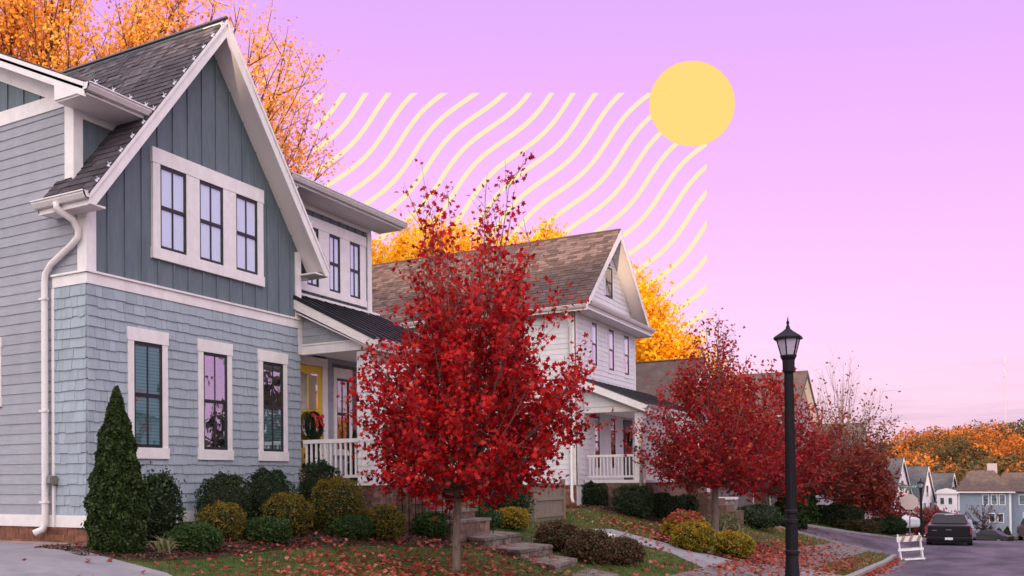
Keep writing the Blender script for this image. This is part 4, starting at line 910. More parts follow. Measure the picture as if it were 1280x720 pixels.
# ------------------------------------------------------------------ trees
def bez(a, b, c, n):
    return [a * (1 - t) ** 2 + b * 2 * t * (1 - t) + c * t * t for t in np.linspace(0, 1, n)]
def tree(name, label, loc, trunk_h, prof, nl, nleaf, leaf, size, mat, trunk_r, bark='bark', group=None, parts=0, seed=1, jit=.09, twigs=7, up=.5, center=None, lean=0., sparse_top=None, tsides=5, cat='tree', dark=None, leader=True, tw_len=.32, rvar=(.62, 1.06)):
    """trunk, leader and limbs that reach the crown outline (height, radius), twigs on each limb, leaves along the twigs"""
    r = np.random.default_rng(seed); t = thing(name, label, cat, loc, group=group)
    top = prof[-1][0]; hs = [p[0] for p in prof]; rs = [p[1] for p in prof]
    ctr = np.array(center if center else (0, 0))
    def cen(z): return ctr * np.clip((z - trunk_h * .75) / max((top - trunk_h) * .35, .1), 0, 1)
    tb = MB(); zz = [-.15, .05, trunk_h * .5, trunk_h, trunk_h + (top - trunk_h) * .35, trunk_h + (top - trunk_h) * .75]
    pts = [(cen(z)[0] + lean * z * .05 + r.normal(0, .012 * (z > .2)), cen(z)[1] + r.normal(0, .012 * (z > .2)), z) for z in zz]
    tb.tube(pts, [trunk_r * 1.3, trunk_r * 1.05, trunk_r * .95, trunk_r * .85, trunk_r * .45, trunk_r * .12], 10).build('trunk', M[bark], t, smooth=True)
    lb = MB(); P = []; W = []
    cum = np.array([max(q, .05) for q in rs]); wts = []
    zt = []
    fine = np.linspace(hs[0], hs[-1], 200); rf = np.interp(fine, hs, rs); dens = (rf + .12) ** 1.25; dens /= dens.sum()
    zt = np.sort(r.choice(fine, nl, p=dens))
    segs = []
    for i, z in enumerate(zt):
        R_ = np.interp(z, hs, rs) * r.uniform(*rvar); az = i * 2.39996 + r.normal(0, .3)
        c = cen(z); e = np.array([c[0] + R_ * np.cos(az), c[1] + R_ * np.sin(az), z])
        z0 = max(trunk_h * .92, z - R_ * r.uniform(.55, 1.1) - (z - trunk_h) * up * r.uniform(.3, .8)); z0 = min(z0, z - .02)
        c0 = cen(z0); s_ = np.array([c0[0], c0[1], z0]); m = s_ * .45 + e * .55; m[:2] = s_[:2] + (e[:2] - s_[:2]) * .68; m[2] = s_[2] + (e[2] - s_[2]) * .38
        pl = bez(s_, m, e, 6); rr = trunk_r * (.16 + .22 * r.random()) * (.6 + .5 * np.linalg.norm(e - s_) / max(max(rs), .1) * .6)
        lb.tube(pl, [rr, rr * .8, rr * .62, rr * .45, rr * .3, rr * .12], tsides, cap=False)
        ln = np.linalg.norm(e - s_)
        for k in range(twigs):
            q = r.uniform(.3, 1.0); p = pl[0] * (1-q)**2 + m * 2*q*(1-q) + e * q*q
            d = (e - s_) / ln + r.normal(0, .55, 3) + np.array([0, 0, .35]); d /= np.linalg.norm(d)
            L = ln * tw_len * r.uniform(.5, 1.2) * (1.15 - q * .5); pe = p + d * L
            segs.append((p, pe)); lb.tube([p, (p + pe) / 2 + r.normal(0, .02 * L, 3), pe], [rr * .28, rr * .18, rr * .07], 3, cap=False)
        segs.append((pl[3], pl[5]))
    lb.build('branches', M[bark], t, kind='stuff')
    segs = np.array(segs); L = np.linalg.norm(segs[:, 1] - segs[:, 0], axis=1)
    wgt = L.copy()
    if sparse_top:
        zc = segs[:, 1, 2]; wgt *= np.interp(zc, [sparse_top[0], sparse_top[1]], [1, sparse_top[2]])
    wgt /= wgt.sum(); ix = r.choice(len(segs), nleaf, p=wgt); q = r.uniform(.1, 1.05, nleaf)[:, None]
    pos = segs[ix, 0] * (1 - q) + segs[ix, 1] * q + r.normal(0, jit, (nleaf, 3))
    tone = r.random(len(segs))[ix]
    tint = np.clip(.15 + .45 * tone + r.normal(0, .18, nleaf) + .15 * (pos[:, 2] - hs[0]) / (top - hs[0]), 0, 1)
    sz = size * r.uniform(.6, 1.25, nleaf)
    tv, tf = {'maple': (MAPLE_V, MAPLE_F), 'oval': (OVAL_V, OVAL_F), 'quad': (QUAD_V, QUAD_F)}[leaf]
    global rng
    if parts:
        wp = pos + np.array(loc); d = np.linalg.norm(wp - np.array(CAMP), axis=1); order = np.argsort(d - sz * 20)
        a = order[:parts]; b = order[parts:]
        vars_ = []
        for v in range(6):
            o = scatter('leaf', tv, tf, np.zeros((1, 3)), np.array([1.0]), np.array([.15 + v * .15]), mat, t, kind=None); vars_.append(o.data); bpy.data.objects.remove(o)
        for k in a:
            o = bpy.data.objects.new('leaf', vars_[int(np.clip(tint[k] * 6, 0, 5))]); col.objects.link(o); o.parent = t
            o.location = pos[k]; o.scale = (sz[k],) * 3; o.rotation_euler = r.uniform(0, 6.28, 3)
        pos, sz, tint = pos[b], sz[b], tint[b]
    scatter('crown', tv, tf, pos, sz, tint, mat, t)
    return t
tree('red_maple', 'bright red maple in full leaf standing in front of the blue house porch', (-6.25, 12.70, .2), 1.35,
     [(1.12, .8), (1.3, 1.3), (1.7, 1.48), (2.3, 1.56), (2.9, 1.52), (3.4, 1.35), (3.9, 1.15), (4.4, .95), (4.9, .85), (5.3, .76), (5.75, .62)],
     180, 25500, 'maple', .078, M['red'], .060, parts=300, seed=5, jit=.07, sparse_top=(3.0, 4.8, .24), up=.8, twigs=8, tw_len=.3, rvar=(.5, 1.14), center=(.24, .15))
tree('red_maple', 'second red maple, behind the yellow-orange shrubs in front of the white house', (-6.0, 28.6, -.2), 1.6,
     [(1.4, 1.2), (1.9, 1.75), (2.6, 2.0), (3.3, 1.9), (4.0, 1.5), (4.6, 1.05), (5.2, .9), (5.8, .65), (6.3, .4)],
     130, 16500, 'maple', .09, M['red2b'], .10, seed=6, jit=.13, sparse_top=(4.2, 5.2, .3), up=.6)
tree('red_maple', 'dull red maple right behind the lamp post', (-7.4, 45.2, -.5), 1.5,
     [(1.2, 1.8), (2, 2.6), (3, 2.9), (4, 2.7), (5, 2.2), (6.0, 1.6), (7.0, .6)], 90, 8000, 'oval', .2, M['red2'], .13, seed=7, jit=.16)
tree('red_maple', 'dull red maple on the far side of the side street, right of the lamp post', (-6.8, 55.9, -1.0), 1.7,
     [(1.3, 2.0), (2, 3.0), (3, 3.3), (4, 3.0), (5, 2.3), (5.8, 1.3)], 90, 7500, 'oval', .22, M['red3'], .16, seed=8, jit=.18)
tree('red_maple', 'small russet tree left of the stop sign', (-4.9, 60.5, -1.8), 1.5,
     [(1.3, 1.0), (2.0, 1.7), (3.0, 1.9), (4.0, 1.5), (4.9, .9), (5.3, .4)], 70, 4200, 'oval', .22, M['red3'], .12, 'barkd', seed=9, jit=.2)
tree('red_maple', 'thin russet tree beside the kerb behind the stop sign', (-4.4, 68, -2.3), 1.3,
     [(1.0, .9), (1.6, 1.4), (2.3, 1.5), (3.0, 1.1), (3.6, .6)], 50, 1900, 'oval', .22, M['red3'], .10, 'barkd', seed=10, jit=.2)
tree('street_tree', 'low dark russet tree in front of the far white gables', (-3.6, 96, -4.1), .8,
     [(.6, 1.6), (1.2, 2.6), (2, 2.8), (2.8, 2.0), (3.3, .8)], 50, 2200, 'oval', .3, M['red3'], .12, 'barkd', seed=11, jit=.25)
tree('street_tree', 'bare young tree in front of the far blue house', (1.5, 132, -6.2), 1.5,
     [(1.5, 1.2), (2.5, 2.0), (3.6, 2.0), (4.6, 1.0)], 50, 150, 'oval', .3, M['brownl'], .14, 'barkd', seed=12)
tree('sparse_tree', 'nearly bare tree with a few brown leaves behind the dark roofs', (-7.0, 72.5, -2.6), 4.0,
     [(5.2, 2.6), (6.5, 3.8), (8.0, 3.6), (9.3, 2.9), (10.8, 1.8), (12.4, .8)], 110, 1800, 'oval', .23, M['brownl'], .11, 'bark', seed=13, jit=.22, sparse_top=(7.5, 10, .15), up=.9)
def big(label, c, rx, rz, nleaf, mat, seed, base=None, size=.3, bark='barkd', nl=90, jit=.35, group='autumn trees behind the houses', leaf='quad', name='autumn_tree'):
    zb = h1(c[0], c[1]); zc = c[2] - zb; lo = zc - rz; n = 9
    prof = [(zc + rz * math.sin(a), max(rx * math.cos(a), .12)) for a in np.linspace(-1.35, 1.5, n)]
    return tree(name, label, (c[0], c[1], zb), max(zc - rz * 1.05, 1.2), prof, nl, nleaf, leaf, size, mat, max(.02 * zc, .16), bark, group, seed=seed, jit=jit, twigs=9, tsides=5)
big('tall orange tree rising over the left roof of the blue house', (-25.3, 21.6, 14.6), 5.4, 5.6, 44000, M['orange'], 21, size=.105, jit=.24)
big('tall orange tree whose crown shows right of the steep gable', (-24.2, 27.3, 14.6), 5.0, 5.6, 40000, M['orange'], 22, size=.10, jit=.24)
big('tall orange tree at the far left edge of the picture', (-27.2, 18.2, 14.6), 4.6, 5.4, 32000, M['orange'], 23, size=.105, jit=.24)
big('golden tree behind the ridge of the white house, left of the red maple top', (-29.7, 51.9, 13.3), 3.3, 4.6, 27000, M['gold'], 24, size=.19)
big('golden tree directly behind the red maple top', (-25.3, 49.8, 12.2), 3.4, 4.6, 27000, M['gold'], 25, size=.19)
big('golden tree right of the red maple top', (-21.8, 51.4, 12.0), 2.6, 3.2, 19000, M['gold'], 26, size=.19)
big('slim golden tree tip peeking over the middle of the white house ridge', (-21.6, 57.2, 13.6), 1.2, 3.6, 7000, M['gold'], 27, size=.22)
big('orange tree right of the white house gable', (-15.2, 50.8, 7.6), 3.3, 4.6, 34000, M['gold'], 28, size=.18)
big('lower orange tree between the white house and the brown roofed house', (-13.4, 54.5, 5.6), 3.0, 3.2, 26000, M['gold'], 29, size=.18)
big('brown tree across the street mirrored in the front windows', (14, 46, 4), 4, 4.5, 2200, M['rust'], 30, size=.5, group=None)
big('orange tree across the street mirrored in the porch windows', (15, 57, 4), 4, 5, 2200, M['orange'], 31, size=.5, group=None)

# ------------------------------------------------------------------ shrubs
def shrub(name, label, x, y, w_, h_, mat, n=2200, leaf=.035, p=2.2, seed=1, cat='shrub', group=None, z=None, top=None, loose=0., round_bottom=True, dx=1.0, cone=False):
    n = int(n * 1.7); leaf = leaf * 1.18; r = np.random.default_rng(seed + 100); z = h1(x, y) - .02 if z is None else z
    t = thing(name, label, cat, (x, y, z), group=group)
    d = r.normal(size=(n, 3)); d /= np.linalg.norm(d, axis=1)[:, None]; d[:, 2] = np.where(d[:, 2] < -.75, -d[:, 2], d[:, 2])
    k = (np.abs(d) ** p).sum(1) ** (-1 / p)
    lump = 1 + .10 * np.sin(d[:, 0] * 7 + seed) * np.cos(d[:, 1] * 6 + seed * 2) + .05 * np.sin(d[:, 2] * 11 + seed * 3 + d[:, 0] * 9) + .03 * np.sin(d[:, 1] * 23 + d[:, 2] * 17)
    sh = r.beta(5, 1.5, n) * .20 + .83 + r.exponential(.012 + loose, n) + (r.random(n) < .03) * r.uniform(0, .16, n)
    if cone:
        hgt = r.beta(1, 1.6, n); a = r.uniform(0, 2 * np.pi, n)
        prof = np.interp(hgt, [0, .06, .2, .45, .7, .84, .9, 1], [.78, .95, 1.0, .84, .56, .30, .24, .04])
        prof = prof * (1 + .10 * np.sin(a * 4 + hgt * 14) + .08 * np.sin(a * 9 - hgt * 31) + .06 * np.sin(hgt * 47 + a * 3)) * sh
        pos = np.c_[np.cos(a) * prof * w_ / 2, np.sin(a) * prof * w_ / 2 * dx, hgt * h_]
    else:
        pos = d * (k * lump * sh)[:, None] * np.array([w_ / 2, w_ / 2 * dx, h_ / 2]); pos[:, 2] += h_ / 2
    pos[:, 2] = np.maximum(pos[:, 2], .01)
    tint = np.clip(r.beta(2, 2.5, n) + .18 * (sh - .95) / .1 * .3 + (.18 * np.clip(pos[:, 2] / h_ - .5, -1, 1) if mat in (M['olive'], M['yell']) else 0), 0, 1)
    scatter('foliage', OVAL_V if not cone else QUAD_V, OVAL_F if not cone else QUAD_F, pos, leaf * r.uniform(.6, 1.3, n), tint, mat, t)
    if top is not None:
        m = int(n * .25); q = pos[pos[:, 2] > h_ * .72]; q = q[r.integers(0, len(q), m)] + r.normal(0, .015, (m, 3)) + np.array([0, 0, .02])
        scatter('fallen_leaves', MAPLE_V, MAPLE_F, q, r.uniform(.05, .09, m), r.uniform(.2, .9, m), top, t)
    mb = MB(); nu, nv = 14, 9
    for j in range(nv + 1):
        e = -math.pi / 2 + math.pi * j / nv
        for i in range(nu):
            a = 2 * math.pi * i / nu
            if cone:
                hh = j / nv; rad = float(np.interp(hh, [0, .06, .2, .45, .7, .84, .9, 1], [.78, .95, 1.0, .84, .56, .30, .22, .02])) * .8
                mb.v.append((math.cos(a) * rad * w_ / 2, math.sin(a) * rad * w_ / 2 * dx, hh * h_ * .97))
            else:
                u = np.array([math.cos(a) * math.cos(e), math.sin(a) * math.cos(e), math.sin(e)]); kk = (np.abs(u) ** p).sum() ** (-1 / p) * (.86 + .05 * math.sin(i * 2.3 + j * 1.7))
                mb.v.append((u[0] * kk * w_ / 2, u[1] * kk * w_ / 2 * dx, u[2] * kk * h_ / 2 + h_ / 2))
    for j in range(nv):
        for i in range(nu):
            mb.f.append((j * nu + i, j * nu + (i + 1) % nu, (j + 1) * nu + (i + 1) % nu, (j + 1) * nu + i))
    mb.build('dark_core', M['core'], t, smooth=True)  # added dark core: stops see-through, inner shade put into its colour
    return t
g1 = 'clipped shrubs in the bed before the blue house'
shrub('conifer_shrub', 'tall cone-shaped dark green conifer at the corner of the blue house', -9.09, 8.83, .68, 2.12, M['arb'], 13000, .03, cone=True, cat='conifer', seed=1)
shrub('holly_bush', 'loose dark holly bush just right of the cone-shaped conifer', -9.45, 9.98, .52, .92, M['green'], 2600, .045, loose=.05, group=g1, seed=2, p=2.4)
for a in [('dark round shrub against the wall under the second front window', -9.75, 11.73, .76, .95, 'green', 3800, .032),
          ('dark round shrub against the wall under the third front window', -9.75, 12.87, .80, 1.04, 'green', 4000, .032),
          ('yellowing round shrub in front of the dark one under the second window', -9.25, 11.09, .60, .55, 'olive', 3000, .03),
          ('yellowing round shrub in front of the dark one under the third window', -9.2, 12.64, .72, .66, 'olive', 3600, .03),
          ('low green shrub at the bed edge beside the strappy plant', -8.72, 9.88, .62, .39, 'green2', 3000, .032),
          ('low green shrub at the bed edge, second from the conifer', -8.85, 11.63, .66, .39, 'green2', 3000, .032),
          ('dark round shrub under the left end of the porch rail', -9.5, 14.0, .72, 1.16, 'green', 4000, .032),
          ('largest yellowing round shrub, below the porch rail', -9.0, 13.75, .84, .92, 'olive', 4500, .03),
          ('low green shrub in front of the largest yellowing shrub', -8.62, 13.6, .72, .40, 'green2', 3000, .032),
          ('yellowing round shrub beside the red maple, left of its trunk', -8.3, 14.15, .66, .60, 'olive', 3200, .03),
          ('low green shrub just left of the maple trunk', -8.15, 15.65, .68, .48, 'green2', 2800, .034)]:
    shrub('round_shrub', a[0], a[1], a[2], a[3], a[4], M[a[5]], a[6], a[7], group=g1, seed=int(a[1] * -37 + a[2] * 11), p=2.5)
shrub('round_shrub', 'low green shrub behind the stone steps', -8.5, 18.4, .8, .42, M['green2'], 2400, .04, seed=31, p=2.4)
shrub('round_shrub', 'golden shrub behind the stone steps, right of the low green one', -8.2, 19.3, .72, .46, M['yell'], 2400, .04, seed=32, p=2.4)
shrub('holly_bush', 'dark upright bush left of the taupe fence panel', -8.6, 20.0, .9, 1.0, M['green'], 2600, .055, seed=33, loose=.07)
for i, a in enumerate([('rusty brown shrub left of the garden path, nearest the fence', -6.6, 17.75, .70, .52), ('rusty brown shrub at the top of the stone steps, middle one', -5.75, 17.2, .72, .55), ('rusty brown shrub nearest the pale garden path', -5.45, 17.95, .66, .46)]):
    shrub('rusty_shrub', a[0], a[1], a[2], a[3], a[4], M['rust'], 3400, .045, seed=40 + i, loose=.06, group='rusty shrubs right of the stone steps', p=2.1, dx=1.3)
for i, a in enumerate([('clipped dark green bush at the corner of the white house', -9.55, 29.0, .82, .72), ('widest clipped dark green bush below the white porch rail', -8.2, 28.3, 1.0, .86), ('clipped dark green bush right of the widest one by the white porch', -7.75, 29.6, .68, .76), ('clipped dark green bush second from the porch steps of the white house', -7.8, 31.5, .55, .64), ('clipped dark green bush nearest the porch steps of the white house', -7.85, 33.2, .62, .66)]):
    shrub('clipped_bush', a[0], a[1], a[2], a[3], a[4], M['green'], 2600, .05, seed=50 + i, p=4.2, group='clipped bushes round the white porch')
shrub('round_shrub', 'round shrub strewn with red leaves, behind the yellow shrub', -6.1, 25.6, 1.02, .72, M['yell'], 3000, .05, seed=60, top=M['litter'])
shrub('round_shrub', 'yellow-green round shrub at the edge of the garden path', -5.45, 23.5, .90, .68, M['yell'], 3200, .045, seed=61)
shrub('round_shrub', 'yellow-orange shrub right of the olive utility post', -4.75, 24.4, .98, .62, M['yell'], 3200, .045, seed=62)
shrub('clipped_bush', 'dark green bush on the slope beyond the stone pillar', -6.4, 37.5, 1.5, .85, M['green'], 1800, .08, seed=63, dx=1.8)
shrub('conifer_shrub', 'dark cone-shaped conifer just right of the lamp post', -6.5, 45.9, 1.25, 2.1, M['arb'], 2600, .09, cone=True, cat='conifer', seed=64)
shrub('conifer_shrub', 'dark cone-shaped conifer behind the dull red maple across the side street', -7.2, 54.5, 1.5, 2.6, M['arb'], 2600, .1, cone=True, cat='conifer', seed=65)
shrub('box_hedge', 'square-clipped dark green hedge across the side street', -5.9, 57.5, 2.4, 1.15, M['green'], 2200, .1, seed=66, p=7, cat='hedge', dx=.6)
shrub('low_hedge', 'low rusty hedge along the far side of the side street', -4.9, 56.8, 2.0, .62, M['rust'], 1800, .09, seed=67, p=4, cat='hedge', dx=.5)
shrub('round_shrub', 'round dark bush left of the stop sign post', -3.6, 62.5, 1.35, 1.1, M['green'], 1600, .1, seed=68)
shrub('round_shrub', 'round dark bush between the low hedge and the stop sign', -4.3, 60.5, 1.0, .8, M['green'], 1400, .1, seed=69)
for i in range(4):
    shrub('conifer_shrub', ['dark conifer far left below the blue house windows', 'dark conifer second from the left below the blue house windows', 'dark conifer second from the right below the blue house windows', 'dark conifer far right below the blue house windows'][i], 1.6 + i * .85, 145.5, .8, 1.6 + .2 * (i % 2), M['arb'], 300, .2, cone=True, cat='conifer', seed=70 + i, group='conifers in front of the far blue house')

# strappy plant, pale grasses
def strappy(name, label, x, y, n, hgt, mat, sp=.2, wid=.25):
    t = thing(name, label, 'plant', (x, y, h1(x, y)))
    pos = np.c_[rng.normal(0, sp * .3, n), rng.normal(0, sp * .3, n), np.zeros(n)]
    scatter('leaf_blades', [(-.03*wid*4,0,0),(.03*wid*4,0,0),(.12,.1,.55),(.03,.02,.55),(.42,.3,.7)], [(0,1,2,3),(3,2,4)], pos, hgt * rng.uniform(.6, 1.2, n), rng.random(n), mat, t, rot=zrot(n, .4))
strappy('strappy_plant', 'small strappy pale green plant between conifer and low shrub', -8.8, 9.35, 40, .34, M['pgrass'])
for i, (x, y, l) in enumerate([(-6.5, 30.5, 'pale tufted grass beside the second maple trunk'), (-6.2, 31.6, 'pale tufted grass in front of the stone pillar'), (-6.6, 33.0, 'pale tufted grass right of the stone pillar')]):
    strappy('tufted_grass', l, x, y, 160, .6, M['pgrass'], .6)

# ------------------------------------------------------------------ grass, mulch chips, fallen leaves
def region(n, x0, x1, y0, y1, excl=(), incl=None, zoff=0.):
    x = rng.uniform(x0, x1, n); y = rng.uniform(y0, y1, n); k = np.ones(n, bool)
    if incl is not None: k &= inpoly(x, y, incl)
    for e in excl: k &= ~inpoly(x, y, e)
    x, y = x[k], y[k]; return np.c_[x, y, H(x, y) + zoff]
HARD = [WALK, DRIVE, PATH, APRON, MULCH, MULCH2, MULCH3, CROSS, STREET]
def patch(p): return .5 + .25 * np.sin(p[:, 0] * 1.9 + 1) * np.cos(p[:, 1] * 1.3) + .2 * np.sin(p[:, 0] * 5.1 + p[:, 1] * 3.7)
for (n, x0, x1, y0, y1, s) in [(95000, -9.2, -2.62, 7.8, 19, .055), (60000, -9.2, -2.62, 19, 31, .07), (30000, -9, -2.62, 31, 62, .10)]:
    p = region(n, x0, x1, y0, y1, HARD); t_ = np.clip(patch(p) * .62 + rng.normal(0, .2, len(p)), 0, 1)
    scatter('grass', BLADE_V, BLADE_F, p, s * rng.uniform(.5, 1.3, len(p)), t_, M['grass'], rot=zrot(len(p), .35))
for poly, n in ((MULCH, 26000), (MULCH2, 9000), (MULCH3, 7000)):
    xsn = [q[0] for q in poly]; ysn = [q[1] for q in poly]
    p = region(n, min(xsn), max(xsn), min(ysn), max(ysn), incl=poly, zoff=.035)
    scatter('mulch', QUAD_V, QUAD_F, p, np.c_[rng.uniform(.015, .03, len(p)), rng.uniform(.03, .09, len(p)), rng.uniform(.02, .03, len(p))] * (1 if poly is MULCH else 1.5), rng.random(len(p)), M['chip'], rot=zrot(len(p), .5))
def litter(n, cx, cy, sx_, sy_, size=.085, excl=(STREET, DRIVE, PATH), tint=(.2, .9), z=.045):
    x = rng.normal(cx, sx_, n); y = rng.normal(cy, sy_, n); k = np.ones(n, bool)
    for e in excl: k &= ~inpoly(x, y, e)
    x, y = x[k], y[k]; n = len(x)
    return np.c_[x, y, H(x, y) + z], size * rng.uniform(.6, 1.25, n), rng.uniform(*tint, n)
L_ = [litter(1900, -6.3, 11.6, 1.0, 1.4, .08), litter(260, -7.6, 11.5, 1.0, 2.2, .07), litter(120, -9.0, 12, .6, 2.5, .06), litter(1100, -5.8, 25.6, 1.0, 1.8, .09), litter(700, -7.3, 25.4, 1.2, 1.3, .085, tint=(.2, 1)),
      litter(2600, -4.3, 27.5, .6, 4.5, .10), litter(500, -3.0, 31, .22, 5, .10), litter(350, -5, 40, 1.2, 5, .12), litter(120, -8.4, 9.5, .8, 1.2, .06, tint=(.3, 1)), litter(350, -6.8, 15.2, .8, 1.0, .08, z=.07)]
y = rng.uniform(14, 44, 1900); x = -2.42 + rng.exponential(.11, 1900); L_.append((np.c_[x, y, H(x, y) + .03], rng.uniform(.06, .12, 1900), rng.uniform(.1, .8, 1900)))
L_.append(litter(60, -5.6, 22.5, 1.1, .6, .09, excl=(STREET,))); L_.append(litter(14, -9.2, 7.6, 1.0, .8, .07, excl=(STREET,)))
P_, S_, T_ = [np.concatenate(q) for q in zip(*L_)]
P_[:, 2] += np.abs(rng.normal(0, .012, len(P_)))
scatter('leaf_litter', MAPLE_V, MAPLE_F, P_, S_, T_, M['litter'], rot=zrot(len(P_), .55))

# ------------------------------------------------------------------ stone steps, rock, fence panel, path edging
steps = thing('garden_steps', 'broad weathered stone steps climbing from the lawn to the porch', 'steps', (-6.8, 16.0, .2))
for z, pts, th in [(.55, [(-8.20, 16.35), (-8.06, 18.02), (-7.19, 17.44), (-7.11, 15.58)], .18), (.38, [(-7.21, 15.80), (-7.36, 17.6), (-6.35, 16.88), (-6.36, 15.35)], .18),
                   (.2, [(-6.39, 15.59), (-6.61, 17.17), (-5.70, 16.30), (-5.56, 14.81)], .18), (.04, [(-5.67, 15.29), (-5.71, 16.57), (-4.71, 15.47), (-4.74, 14.36)], .16),
                   (.72, [(-8.75, 16.5), (-8.75, 17.7), (-8.02, 17.5), (-7.9, 16.3)], .16), (.9, [(-9.0, 16.2), (-9.0, 17.5), (-8.5, 17.4), (-8.4, 16.1)], .16)]:
    # each tread is a slab on a course of rough blocks
    import bmesh
    cx = sum(p[0] for p in pts) / 4; cy = sum(p[1] for p in pts) / 4
    mb = MB(); L = Vector((-6.8, 16.0, .2))
    mb.prism([Vector((x, y, z - .065)) - L for x, y in pts], (0, 0, .065))
    o = mb.build('tread', M['stone'], steps, bevel=.012)
    n = 4
    for i in range(4):
        a = Vector((*pts[i], 0)); b = Vector((*pts[(i + 1) % 4], 0)); c = Vector((cx, cy, 0)); ln = (b - a).length; k = max(2, int(ln / .24))
        for q in range(k):
            p0 = a + (b - a) * ((q + .02) / k); p1 = a + (b - a) * ((q + .97) / k); ins = random.uniform(.012, .03)
            d = (c - (p0 + p1) / 2).normalized()
            MB().prism([p0 + d * ins + Vector((0, 0, z - th)) - L, p1 + d * ins + Vector((0, 0, z - th)) - L, p1 + d * .16 + Vector((0, 0, z - th)) - L, p0 + d * .16 + Vector((0, 0, z - th)) - L], (0, 0, th - .07)).build('block', M['stone'], steps)
    MB().prism([(Vector((x, y, z - th - .25)) - L) * 1 + (Vector((cx, cy, 0)) - Vector((x, y, 0))) * .12 for x, y in pts], (0, 0, th + .17)).build('riser_core', M['mortar'], steps)
rk = MB()
def rock(label, x, y, w_, h_, mat, name='rock'):
    import bmesh
    bm = bmesh.new(); bmesh.ops.create_icosphere(bm, subdivisions=2, radius=1)
    for v in bm.verts:
        v.co *= 1 + .18 * math.sin(v.co.x * 5 + x) + .14 * math.cos(v.co.y * 7 + v.co.z * 4)
        v.co.x *= w_ / 2; v.co.y *= w_ / 2; v.co.z *= h_ / 2
    me = bpy.data.meshes.new(name); bm.to_mesh(me); bm.free(); o = link(name, me, mat); o.location = (x, y, h1(x, y) + h_ * .3); return tag(o, label, 'rock')
rock('pale rock between the steps and the rusty shrubs', -7.3, 19.0, .34, .26, M['rock'])
rock('flat pale rock lying on the lawn left of the garden path', -6.9, 21.6, .5, .14, M['rock'])
fn = thing('fence_panel', 'taupe board fence panel with rails beside the white house', 'fence', (-8.5, 22.3, h1(-8.5, 22.3)))
for k in range(14):
    y = -.95 + k * .135; MB().box(-.02, .0, y, y + .127, -.1, .88).build('board', M['tan'], fn)
for z in (.1, .5, .84): MB().box(.0, .035, -.95, .94, z, z + .07).build('rail', M['tan'], fn)
for y in (-1.02, .94): MB().box(-.06, .05, y, y + .1, -.2, 1.0).build('post', M['tan'], fn)
bx_ = thing('utility_post', 'squat olive plastic utility post between the yellow shrubs', 'utility post', (-5.12, 24.0, h1(-5.12, 24.0)))
MB().lathe([(.085, -.05), (.085, .40), (.08, .415)], (0, 0, 0), 16).build('body', M['boxg'], bx_, smooth=False)
MB().lathe([(.092, .40), (.092, .45), (.07, .475), (.0, .48)], (0, 0, 0), 16).build('cap', M['boxg'], bx_)
pl = House('stone_pillar', 'stone pillar at the foot of the steps right of the white house', 'pillar', (-7.6, 38.3, -.3))
pl.box('pillar_core', M['mortar'], -7.88, -7.32, 38.0, 38.6, -.6, .72)
pp = []
for fr_, a, b in ((FX(-7.32), 38.0, 38.6), (FY(38.0), -7.88, -7.32)): pp += courses(fr_, [(a, -.5), (b, -.5), (b, .7), (a, .7)], -.5, .7, .13, (.14, .3), thick=.02, tilt=0, gap=.02, lift=.03, seed=91)
pl.emit(pp, 'stone', M['stonew']); pl.box('pillar_cap', M['white'], -7.95, -7.25, 37.93, 38.67, .72, .8)
pk = thing('pumpkin', 'orange pumpkin on the porch edge of the white house', 'pumpkin', (-7.95, 34.0, 1.26))
mb = MB(); mb.lathe([(.02, .02), (.12, 0), (.19, .06), (.2, .13), (.15, .21), (.05, .23), (.0, .22)], (0, 0, 0), 20)
mb.v = [(x * (1 + .06 * math.cos(8 * math.atan2(y, x))), y * (1 + .06 * math.cos(8 * math.atan2(y, x))), z) for x, y, z in mb.v]
mb.build('fruit', M['pumpkin'], pk, smooth=True); MB().tube([(0, 0, .21), (.01, 0, .26), (.04, 0, .29)], [.02, .015, .012], 6).build('stalk', M['bark'], pk)
# porch plants and chair
def potted(label, x, y, z, hgt, wd):
    t = thing('potted_conifer', label, 'potted plant', (x, y, z))
    MB().lathe([(.1, 0), (.15, .25), (.16, .26), (.13, .26)], (0, 0, 0), 14).build('pot', M['iron'], t)
    n = 2600; hg = rng.beta(1, 1.3, n); a = rng.uniform(0, 6.283, n); rad = (1 - hg) * wd * (.8 + .2 * np.sin(hg * 30)) * rng.uniform(.75, 1.05, n)
    scatter('foliage', QUAD_V, QUAD_F, np.c_[rad * np.cos(a), rad * np.sin(a), .26 + hg * hgt], rng.uniform(.03, .06, n), rng.random(n), M['green'], t)
    MB().tube([(0, 0, .2), (0, 0, .26 + hgt * .95)], [wd * .7, .01], 8).build('stem', M['core'], t)
potted('dark potted conifer left of the yellow front door', -10.3, 14.98, 1.55, .95, .22)
potted('dark potted conifer by the window right of the yellow door', -10.25, 16.35, 1.55, .78, .2)
ch = thing('porch_chair', 'brown wooden chair on the porch half hidden by the maple', 'chair', (-9.3, 16.2, 1.55))
MB().box(-.25, .25, -.25, .25, .42, .46).build('seat', M['wood'], ch)
for x in (-.25, .2):
    for y in (-.25, .2): MB().box(x, x + .05, y, y + .05, 0, .42 if x > 0 else .42).build('leg', M['wood'], ch)
for k in range(5): MB().box(-.25, -.22, -.25 + k * .11, -.19 + k * .11, .46, 1.05).build('back_slat', M['wood'], ch)
for y in (-.27, .22): MB().box(-.25, .25, y, y + .05, .64, .67).build('armrest', M['wood'], ch)

